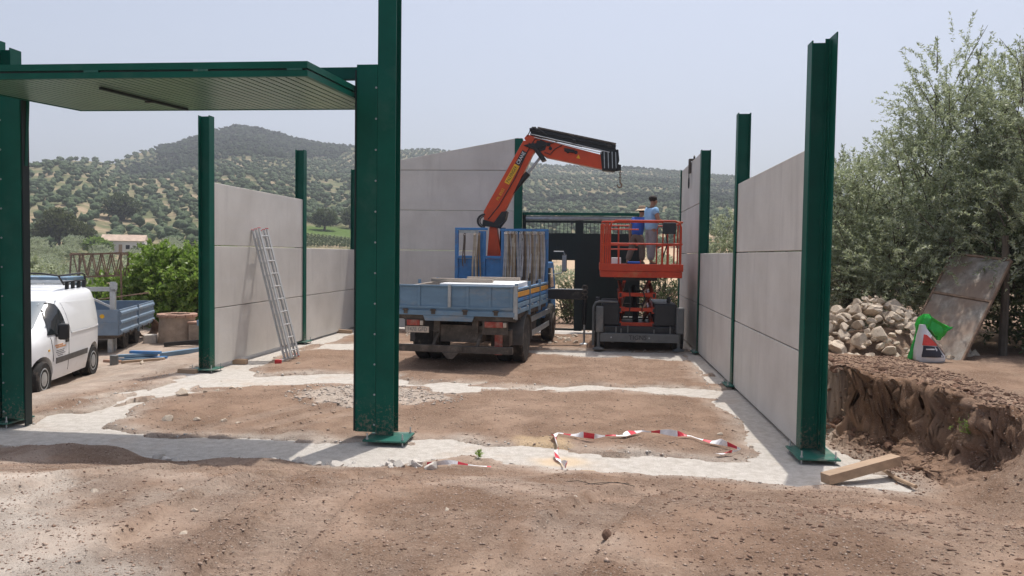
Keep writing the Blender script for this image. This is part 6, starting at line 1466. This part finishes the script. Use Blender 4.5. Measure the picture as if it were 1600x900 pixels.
tree('olive_tree', 'olive tree leaning over the metal door from the right', (8.0, 14.0, 0.78), [(-0.8, -0.1, 4.0, 0.8, 0.9, 1.05), (-0.3, 0, 3.1, 1.3, 1.2, 1.1), (-0.7, -0.2, 2.0, 1.4, 1.3, 0.9), (0.4, 0.2, 2.6, 1.3, 1.2, 1.2)], 1800, 50, 0.062, 0.0100, 0.6, OLIVE, (0.16, 1.2), 12, 'olive tree', OG, zmin=0.8)
tree('olive_tree', 'low bushy olive tree between the stone heap and the wall', (5.0, 16.2, 0.78), [(0.1, 0, 2.55, 1.05, 1.0, 0.85), (-0.55, 0.1, 2.2, 1.0, 1.0, 0.95), (0.4, -0.3, 1.4, 1.2, 1.0, 0.9), (-0.4, -0.3, 0.9, 1.0, 0.9, 0.7)], 1400, 50, 0.062, 0.0100, 0.55, OLIVE, (0.13, 0.9), 13, 'olive tree', OG, zmin=0.3)
tree('olive_tree', 'olive tree rising just behind the tall front panels', (4.1, 17.6, 0.78), [(0, 0, 2.2, 0.75, 0.9, 0.85), (-0.1, 0.3, 1.5, 0.8, 0.9, 0.8)], 465, 50, 0.062, 0.0100, 0.5, OLIVE, (0.11, 0.9), 14, 'olive tree', OG)
tree('olive_tree', 'pale olive tree standing behind the low bay of the right wall', (4.7, 25.5, 0.4), [(0, 0, 2.4, 1.1, 1.1, 1.0), (-0.5, 0.1, 1.6, 1.0, 1.0, 0.9), (0.5, 0, 1.5, 1.1, 1.0, 0.9)], 806, 36, 0.09, 0.015, 0.55, OLIVE, (0.13, 0.9), 15, 'olive tree', OG)
tree('olive_tree', 'olive tree with drooping boughs in the shade past the metal door', (9.6, 17.2, 0.78), [(0, 0, 3.2, 1.6, 1.5, 1.6), (-0.9, -0.4, 1.6, 1.6, 1.2, 1.0)], 930, 40, 0.085, 0.013, 0.65, OLIVE, (0.17, 1.2), 16, 'olive tree', OG, zmin=0.4)
tree('wild_bush', 'dense thicket added to darken the gap to the right of the metal door', (7.5, 13.6, 0.78), [(0, 0, 0.9, 1.0, 0.8, 0.8), (-0.5, 0.3, 1.3, 0.8, 0.7, 0.8), (0.8, 0, 1.4, 0.9, 0.8, 0.9)], 620, 30, 0.08, 0.02, 0.4, SCRUB, (0.05, 0.4), 18, 'thicket', None, zmin=0.03)  # bush added to fill the sunlit gap under the boughs with shade
tree('olive_tree', 'dark olive tree deep behind the stone heap', (7.4, 18.3, 0.78), [(0, 0, 2.0, 2.0, 1.2, 1.4), (-1.5, 0, 1.2, 1.2, 1.0, 1.0)], 961, 36, 0.095, 0.015, 0.65, OLIVE, (0.17, 1.2), 17, 'olive tree', OG, zmin=0.3)
tree('olive_tree', 'olive tree standing apart on the open ground past the metal door', (12.4, 15.6, 0.78), [(0, 0, 2.8, 1.6, 1.5, 1.5), (-0.8, -0.3, 1.8, 1.4, 1.2, 1.0)], 800, 40, 0.085, 0.013, 0.65, OLIVE, (0.17, 1.2), 19, 'olive tree', OG, zmin=0.6)
SG = 'leafy shrubs beyond the yard'
tree('fig_shrub', 'bright green fig shrub behind the stone well', (-13.6, 24.0, -0.3), [(0, 0, 1.4, 1.0, 0.9, 1.1), (0.6, 0.1, 1.2, 0.9, 0.9, 1.0), (-0.3, 0, 2.0, 0.7, 0.7, 0.6), (0.8, 0.2, 2.05, 0.6, 0.6, 0.6)], 560, 22, 0.14, 0.05, 0.5, FIG, (0.05, 0.6), 21, 'shrub', SG, zmin=0.05)
tree('fig_shrub', 'lower bright green fig shrub behind the trailer', (-15.6, 24.3, -0.3), [(0, 0, 0.9, 0.9, 0.9, 0.9), (0.8, 0, 1.0, 0.8, 0.8, 0.8), (-0.7, 0, 0.6, 0.7, 0.7, 0.6)], 420, 22, 0.14, 0.05, 0.5, FIG, (0.05, 0.5), 22, 'shrub', SG, zmin=0.05)
tree('fig_shrub', 'bright green fig shrub half hidden by the open-end column', (-12.2, 23.6, -0.3), [(0, 0, 1.3, 0.9, 0.9, 1.1), (0.5, 0, 1.9, 0.6, 0.6, 0.6)], 380, 22, 0.14, 0.05, 0.5, FIG, (0.05, 0.6), 23, 'shrub', SG, zmin=0.05)
BG = 'bushes behind the back gate'
tree('wild_bush', 'green bush seen through the open wicket of the back gate', (-0.95, 26.3, 0.0), [(0, 0, 0.55, 0.5, 0.4, 0.55), (0.25, 0, 0.8, 0.4, 0.4, 0.6)], 230, 30, 0.06, 0.016, 0.4, SCRUB, (0.03, 0.3), 31, 'bush', BG, zmin=0.02)
tree('wild_bush', 'dense green bush behind the scissor lift arms', (1.75, 25.6, 0.0), [(0, 0, 0.8, 0.7, 0.5, 0.8), (0.4, 0, 1.0, 0.6, 0.5, 0.7)], 360, 30, 0.06, 0.016, 0.4, SCRUB, (0.03, 0.4), 32, 'bush', BG, zmin=0.02)
gw = np.random.default_rng(5)
for k, (x, y) in enumerate(((3.95, 8.75), (-1.25, 8.55), (2.95, 12.4))):
    o = empty('weed', (x, y, gz(x, y)))
    b_ = np.zeros((7, 3)); d_ = gw.normal(size=(7, 3))*0.4+np.array([0, 0, 1.0]); h_ = 0.10+0.12*(k == 0)
    link('leaves', leaf_mesh('leaves', b_, d_, np.full(7, h_), 14, 0.04, 0.006, gw), FIG, o)
    MB().tube([(0, 0, -0.02), (0.01, 0, h_*0.5), (0, 0.01, h_)], [0.004, 0.003, 0.002], 4).build('stem', FIG, o); tag(o, ['thin green weed growing on the cut bank', 'small green weed by the scrap of tape', 'small green weed behind the front corner column'][k], 'weed')

# ------------------------------------------------------------------ trees of the valley and hillside
def hz_(x, y): return hill_h(np.asarray(x, float), np.asarray(y, float))
g = np.random.default_rng(99)
# olive rows
XX = []; YY = []
for ang, a0, a1 in ((0.55, -9, -0.34), (0.16, -0.34, 9)):      # rows run up the slope, turned from hill to hill
    u_, v_ = np.meshgrid(np.arange(-1200, 1200, 6.6), np.arange(-900, 1500, 4.9))
    x_ = (u_*math.cos(ang)-v_*math.sin(ang)+g.normal(0, 0.85, u_.shape)).ravel(); y_ = (u_*math.sin(ang)+v_*math.cos(ang)+g.normal(0, 0.55, u_.shape)).ravel()
    aa_ = x_/np.maximum(y_, 1); q_ = (aa_ >= a0) & (aa_ < a1); XX.append(x_[q_]); YY.append(y_[q_])
X = np.concatenate(XX); Y = np.concatenate(YY); r = np.hypot(X, Y); a = X/np.maximum(Y, 1)
k = (Y > 42) & (a > -0.93) & (a < 0.60) & (r < ridge_R(a)*1.02) & (r > 48)
X, Y, r, a = X[k], Y[k], r[k], a[k]; t = np.clip((r-130)/(ridge_R(a)-130), 0, 1)
fm = forest_m(a, t, X, Y); mm_ = meadow_m(a, r); tm = tan_m(a, r, X, Y)
gapn = fbm(X, Y, 1/38., 60, 3)
k = (fm < 0.4) & (mm_ < 0.3) & (g.random(len(X)) > 0.85*tm) & (gapn < 0.42) & (g.random(len(X)) > 0.06)
k &= ~((a > -0.47) & (a < -0.15) & (r < 262))          # meadow and the gable's back view
k &= ~((np.abs(a+0.63) < 0.040) & (r > 170) & (r < 212))
k &= ~((a > -0.12) & (r < 110))
OX, OY, OR = X[k], Y[k], r[k]; OS = g.uniform(1.7, 2.7, len(OX))*(1-0.12*np.clip(t[k], 0, 1))
order = np.argsort(OR)
# macchia on the summit and dark thickets
sp2 = 5.0; u_, v_ = np.meshgrid(np.arange(-900, 900, sp2), np.arange(150, 1250, sp2)); X = (u_+g.normal(0, 1.3, u_.shape)).ravel(); Y = (v_+g.normal(0, 1.3, u_.shape)).ravel()
r = np.hypot(X, Y); a = X/Y; k = (a > -0.8) & (a < 0.62) & (r < ridge_R(a)*1.03); X, Y, r, a = X[k], Y[k], r[k], a[k]
t = np.clip((r-130)/(ridge_R(a)-130), 0, 1); k = forest_m(a, t, X, Y) > 0.4+0.4*g.random(len(X)); MX, MY = X[k], Y[k]; MS = g.uniform(1.6, 3.4, len(MX))
def merged(name, label, cat, xs, ys, ss_, mats, variants, zs=0.62, sq=0.85):
    Vs = []; Fs_ = []; off = 0; vk = g.integers(0, len(variants), len(xs)); z = hz_(xs, ys)
    for q, (V0, F0) in enumerate(variants):
        i = np.where(vk == q)[0]
        if len(i) == 0: continue
        an = g.uniform(0, 6.28, len(i)); ca, sa = np.cos(an)[:, None], np.sin(an)[:, None]; s = ss_[i][:, None]
        P = np.stack([(V0[:, 0]*ca-V0[:, 1]*sa)*s, (V0[:, 0]*sa+V0[:, 1]*ca)*s, V0[:, 2]*s*sq+s*zs], -1)+np.stack([xs[i], ys[i], z[i]], -1)[:, None]
        Vs.append(P.reshape(-1, 3)); Fs_.append((F0[None]+(np.arange(len(i))*len(V0))[:, None, None]).reshape(-1, 3)+off); off += len(i)*len(V0)
    o = link(name, np_mesh(name, np.concatenate(Vs), np.concatenate(Fs_)), mats); return tag(o, label, cat, kind='stuff')
def clump(seed, n=3):
    gg = np.random.default_rng(seed); Vs = []; Fs_ = []
    for k in range(n):
        V, F = ICO0; c_ = gg.normal(size=3)*np.array([0.40, 0.40, 0.22]); c_[2] += 0.05
        Vs.append(V*(1+0.28*gg.normal(size=(len(V), 1)))*gg.uniform(0.44, 0.68)+c_); Fs_.append(F+k*len(V))
    return np.concatenate(Vs), np.concatenate(Fs_)
var = [clump(s) for s in range(8)]
near = order[:300]; far = order[300:]
merged('olive_grove', 'far olive groves in rows covering the hillsides', 'olive grove', OX[far], OY[far], OS[far], FAROLIVE, var)
merged('hilltop_wood', 'dark dense wood on the summit and gullies of the hill', 'wood', MX, MY, MS, FARWOOD, var)
# the nearest ones as single trees sharing leafy meshes
def olive_far_mesh(seed, n=330, nl=12):
    gg = np.random.default_rng(seed); lobes = [(gg.uniform(-0.4, 0.4), gg.uniform(-0.4, 0.4), 1.0+gg.uniform(-0.2, 0.35), 0.62, 0.62, 0.5) for _ in range(5)]
    b, d = crown(lobes, n, gg, 0.6); V1 = leaf_mesh('c', b, d, 0.22*gg.uniform(0.5, 1.3, n), nl, 0.10, 0.028, gg)
    return V1
OM = [olive_far_mesh(300+s) for s in range(5)]
for q in OM: q.materials.append(OLIVE); q.name = 'olive_crown'
TR = MB().tube([(0, 0, -0.15), (0.03, 0, 0.4), (0, 0.02, 0.8)], [0.10, 0.08, 0.06], 7).build('olive_trunk_mesh', BARK, None); TM = TR.data; bpy.data.objects.remove(TR)
ozs = hz_(OX[near], OY[near])
for q, i in enumerate(near):
    o = bpy.data.objects.new('olive_tree', OM[q % 5]); COL.objects.link(o); s = OS[i]*0.95
    o.location = (OX[i], OY[i], ozs[q]-0.1); o.scale = (s, s, s*0.9); o.rotation_euler = (0, 0, g.uniform(0, 6.28))
    tag(o, 'grey-green olive tree in the groves on the valley floor', 'olive tree', 'olive trees of the valley floor')
    if q < 60:
        tk = bpy.data.objects.new('trunk', TM); COL.objects.link(tk); tk.parent = o
# pines, oaks, farmhouse
def blobtree(name, label, cat, px_a, r_, blobs, mat, grp, seed, trunk=(0.2, 2.0)):
    y = r_/math.sqrt(1+px_a**2); x = px_a*y; z = float(hz_([x], [y])[0]); o = empty(name, (x, y, z), 0, label, cat, grp); gg = np.random.default_rng(seed)
    n = 90*len(blobs); b, d = crown(blobs, n*2, gg, 0.7); big = blobs[0][3]
    link('crown', leaf_mesh('crown', b, d, big*0.30*gg.uniform(0.5, 1.3, n*2), 14, big*0.16, big*0.05, gg), mat, o)
    for l in blobs:
        V, F = lumpy(ICO2, 0.09, seed+int(10*abs(l[0])), (l[3]*0.85, l[4]*0.85, l[5]*0.85)); me_ = bpy.data.meshes.new('crown_mass'); me_.from_pydata([tuple(v+np.array(l[:3])) for v in V], [], [tuple(f) for f in F]); link('crown_mass', me_, PINE if name == 'pine_tree' else FARWOOD, o, True)
    MB().tube([(0, 0, -0.5), (0.05, 0, trunk[1]*0.5), (0, 0, trunk[1]+1)], [trunk[0]*1.2, trunk[0], trunk[0]*0.7], 8).build('trunk', BARK, o, smooth=True); return o
blobtree('pine_tree', 'round-topped umbrella pine left of the farmhouse', 'pine tree', -0.722, 218, [(0, 0, 6.0, 3.6, 3, 2.6), (-3.2, 0, 3.6, 2.8, 2.4, 2.2), (3.2, 0, 4.2, 2.6, 2.2, 2.0)], leaf_mat('pine_leaf', (0.10, 0.12, 0.035), (0.14, 0.16, 0.06), 0.2), 'pines by the farmhouse', 41, (0.3, 3.0))
blobtree('pine_tree', 'smaller pine with a split crown beside the umbrella pine', 'pine tree', -0.692, 214, [(0, 0, 3.6, 2.4, 2, 1.9), (1.6, 0, 3.0, 2.0, 1.8, 1.5)], bpy.data.materials['pine_leaf'], 'pines by the farmhouse', 42, (0.25, 2.0))
blobtree('leafy_tree', 'bright green leafy tree left of the farmhouse wall', 'tree', -0.670, 192, [(0, 0, 1.9, 2.2, 2, 1.4), (2.0, 0, 1.5, 1.6, 1.6, 1.1)], FIG, 'trees round the farmhouse', 43)
blobtree('leafy_tree', 'dark round tree in front of the farmhouse', 'tree', -0.603, 183, [(0, 0, 1.7, 2.0, 2, 1.5)], SCRUB, 'trees round the farmhouse', 44)
blobtree('holm_oak', 'large dark holm oak standing alone in the green field', 'oak tree', -0.352, 252, [(0, 0, 4.0, 3.0, 2.8, 2.3), (-1.6, 0, 3.4, 2.0, 2, 1.7), (1.7, 0, 3.6, 2.0, 2, 1.8)], SCRUB, 'oaks of the green field', 45, (0.35, 2.0))
blobtree('holm_oak', 'dark holm oak beside the tallest column across the field', 'oak tree', -0.318, 264, [(0, 0, 4.0, 2.8, 2.5, 2.3), (2.0, 0, 3.6, 2.2, 2, 2.0)], SCRUB, 'oaks of the green field', 46, (0.35, 2.0))
blobtree('holm_oak', 'dark round oak in the olive groves above the farmhouse', 'oak tree', -0.635, 290, [(0, 0, 4.5, 4.5, 4, 3.6), (3.0, 0, 4.0, 3.0, 3, 2.8)], SCRUB, None, 47, (0.4, 2.0))
blobtree('holm_oak', 'dark bush-like oak on the slope above the back gate', 'oak tree', -0.035, 330, [(0, 0, 3.0, 4.0, 3.5, 2.6)], SCRUB, None, 48, (0.4, 1.5))
hy_ = 196/math.sqrt(1+0.628**2); hx_ = -0.628*hy_; hz0 = float(hz_([hx_], [hy_])[0])
hs = empty('farmhouse', (hx_, hy_, hz0), R(24), 'distant white farmhouse with a pale tiled roof', 'house')
MB().bb(-4.2, 4.2, -3, 3, -1, 2.7).build('wall', HOUSEW, hs)
MB().prism([(-3.4, 2.7), (3.4, 2.7), (0, 4.1)], lambda a, b, t: (t, a, b), -4.5, 4.5).build('roof', ROOFT, hs)
MB().bb(4.2, 6.4, -2.2, 2.4, -1, 1.6).build('annexe', HOUSEW, hs)
for x, z in ((-2.2, 1.3), (1.0, 1.3)): 
    w_ = MB().bb(x-0.4, x+0.4, -3.03, -3.002, z-0.4, z+0.5).build('window', GLASS, hs); MB().bb(x-0.48, x+0.48, -3.08, -3.031, z-0.48, z-0.41).build('sill', HOUSEW, w_)
MB().bb(-0.8, -0.1, -3.03, -3.002, 0, 1.9).build('door', TIMBER, hs)
# rows of young vines in the field below the oaks
VN = []
for q in range(3):
    gg = np.random.default_rng(700+q); n = 60; b_ = np.stack([gg.normal(0, 0.28, n), gg.uniform(0, 22, n), gg.uniform(0.1, 0.7, n)], -1)
    VN.append(leaf_mesh('vine_row', b_, gg.normal(size=(n, 3))*0.5+np.array([0, 0, 1.0]), 0.5*gg.uniform(0.6, 1.2, n), 14, 0.24, 0.10, gg)); VN[-1].materials.append(SCRUB)
for k in range(26):
    aa = -0.425+0.125*k/25; r_ = 212.0; y = r_/math.sqrt(1+aa*aa); x = aa*y; z0_ = float(hz_([x], [y])[0]); f_ = (r_+22)/r_; z1_ = float(hz_([x*f_], [y*f_])[0])
    o = bpy.data.objects.new('vine_row', VN[k % 3]); COL.objects.link(o); o.location = (x, y, z0_); o.rotation_euler = (math.atan2(z1_-z0_, 22), 0, math.atan2(-aa, 1)); tag(o, 'row of low green vines in the tan field below the oaks', 'vine row', 'vine rows below the oaks')

# ------------------------------------------------------------------ air
hzb = MB().bb(-1700, 1700, -120, 2000, -20, 330).build('haze', [], None)
m_, n_, l_, bs_ = new_mat('haze_air'); n_.remove(bs_)
pv = n_.new('ShaderNodeVolumePrincipled'); pv.inputs['Color'].default_value = (0.86, 0.90, 1.0, 1); pv.inputs['Density'].default_value = 0.00046; pv.inputs['Anisotropy'].default_value = 0.2
l_.new(pv.outputs[0], n_['Material Output'].inputs['Volume']); hzb.data.materials.clear(); hzb.data.materials.append(m_); tag(hzb, kind='stuff')
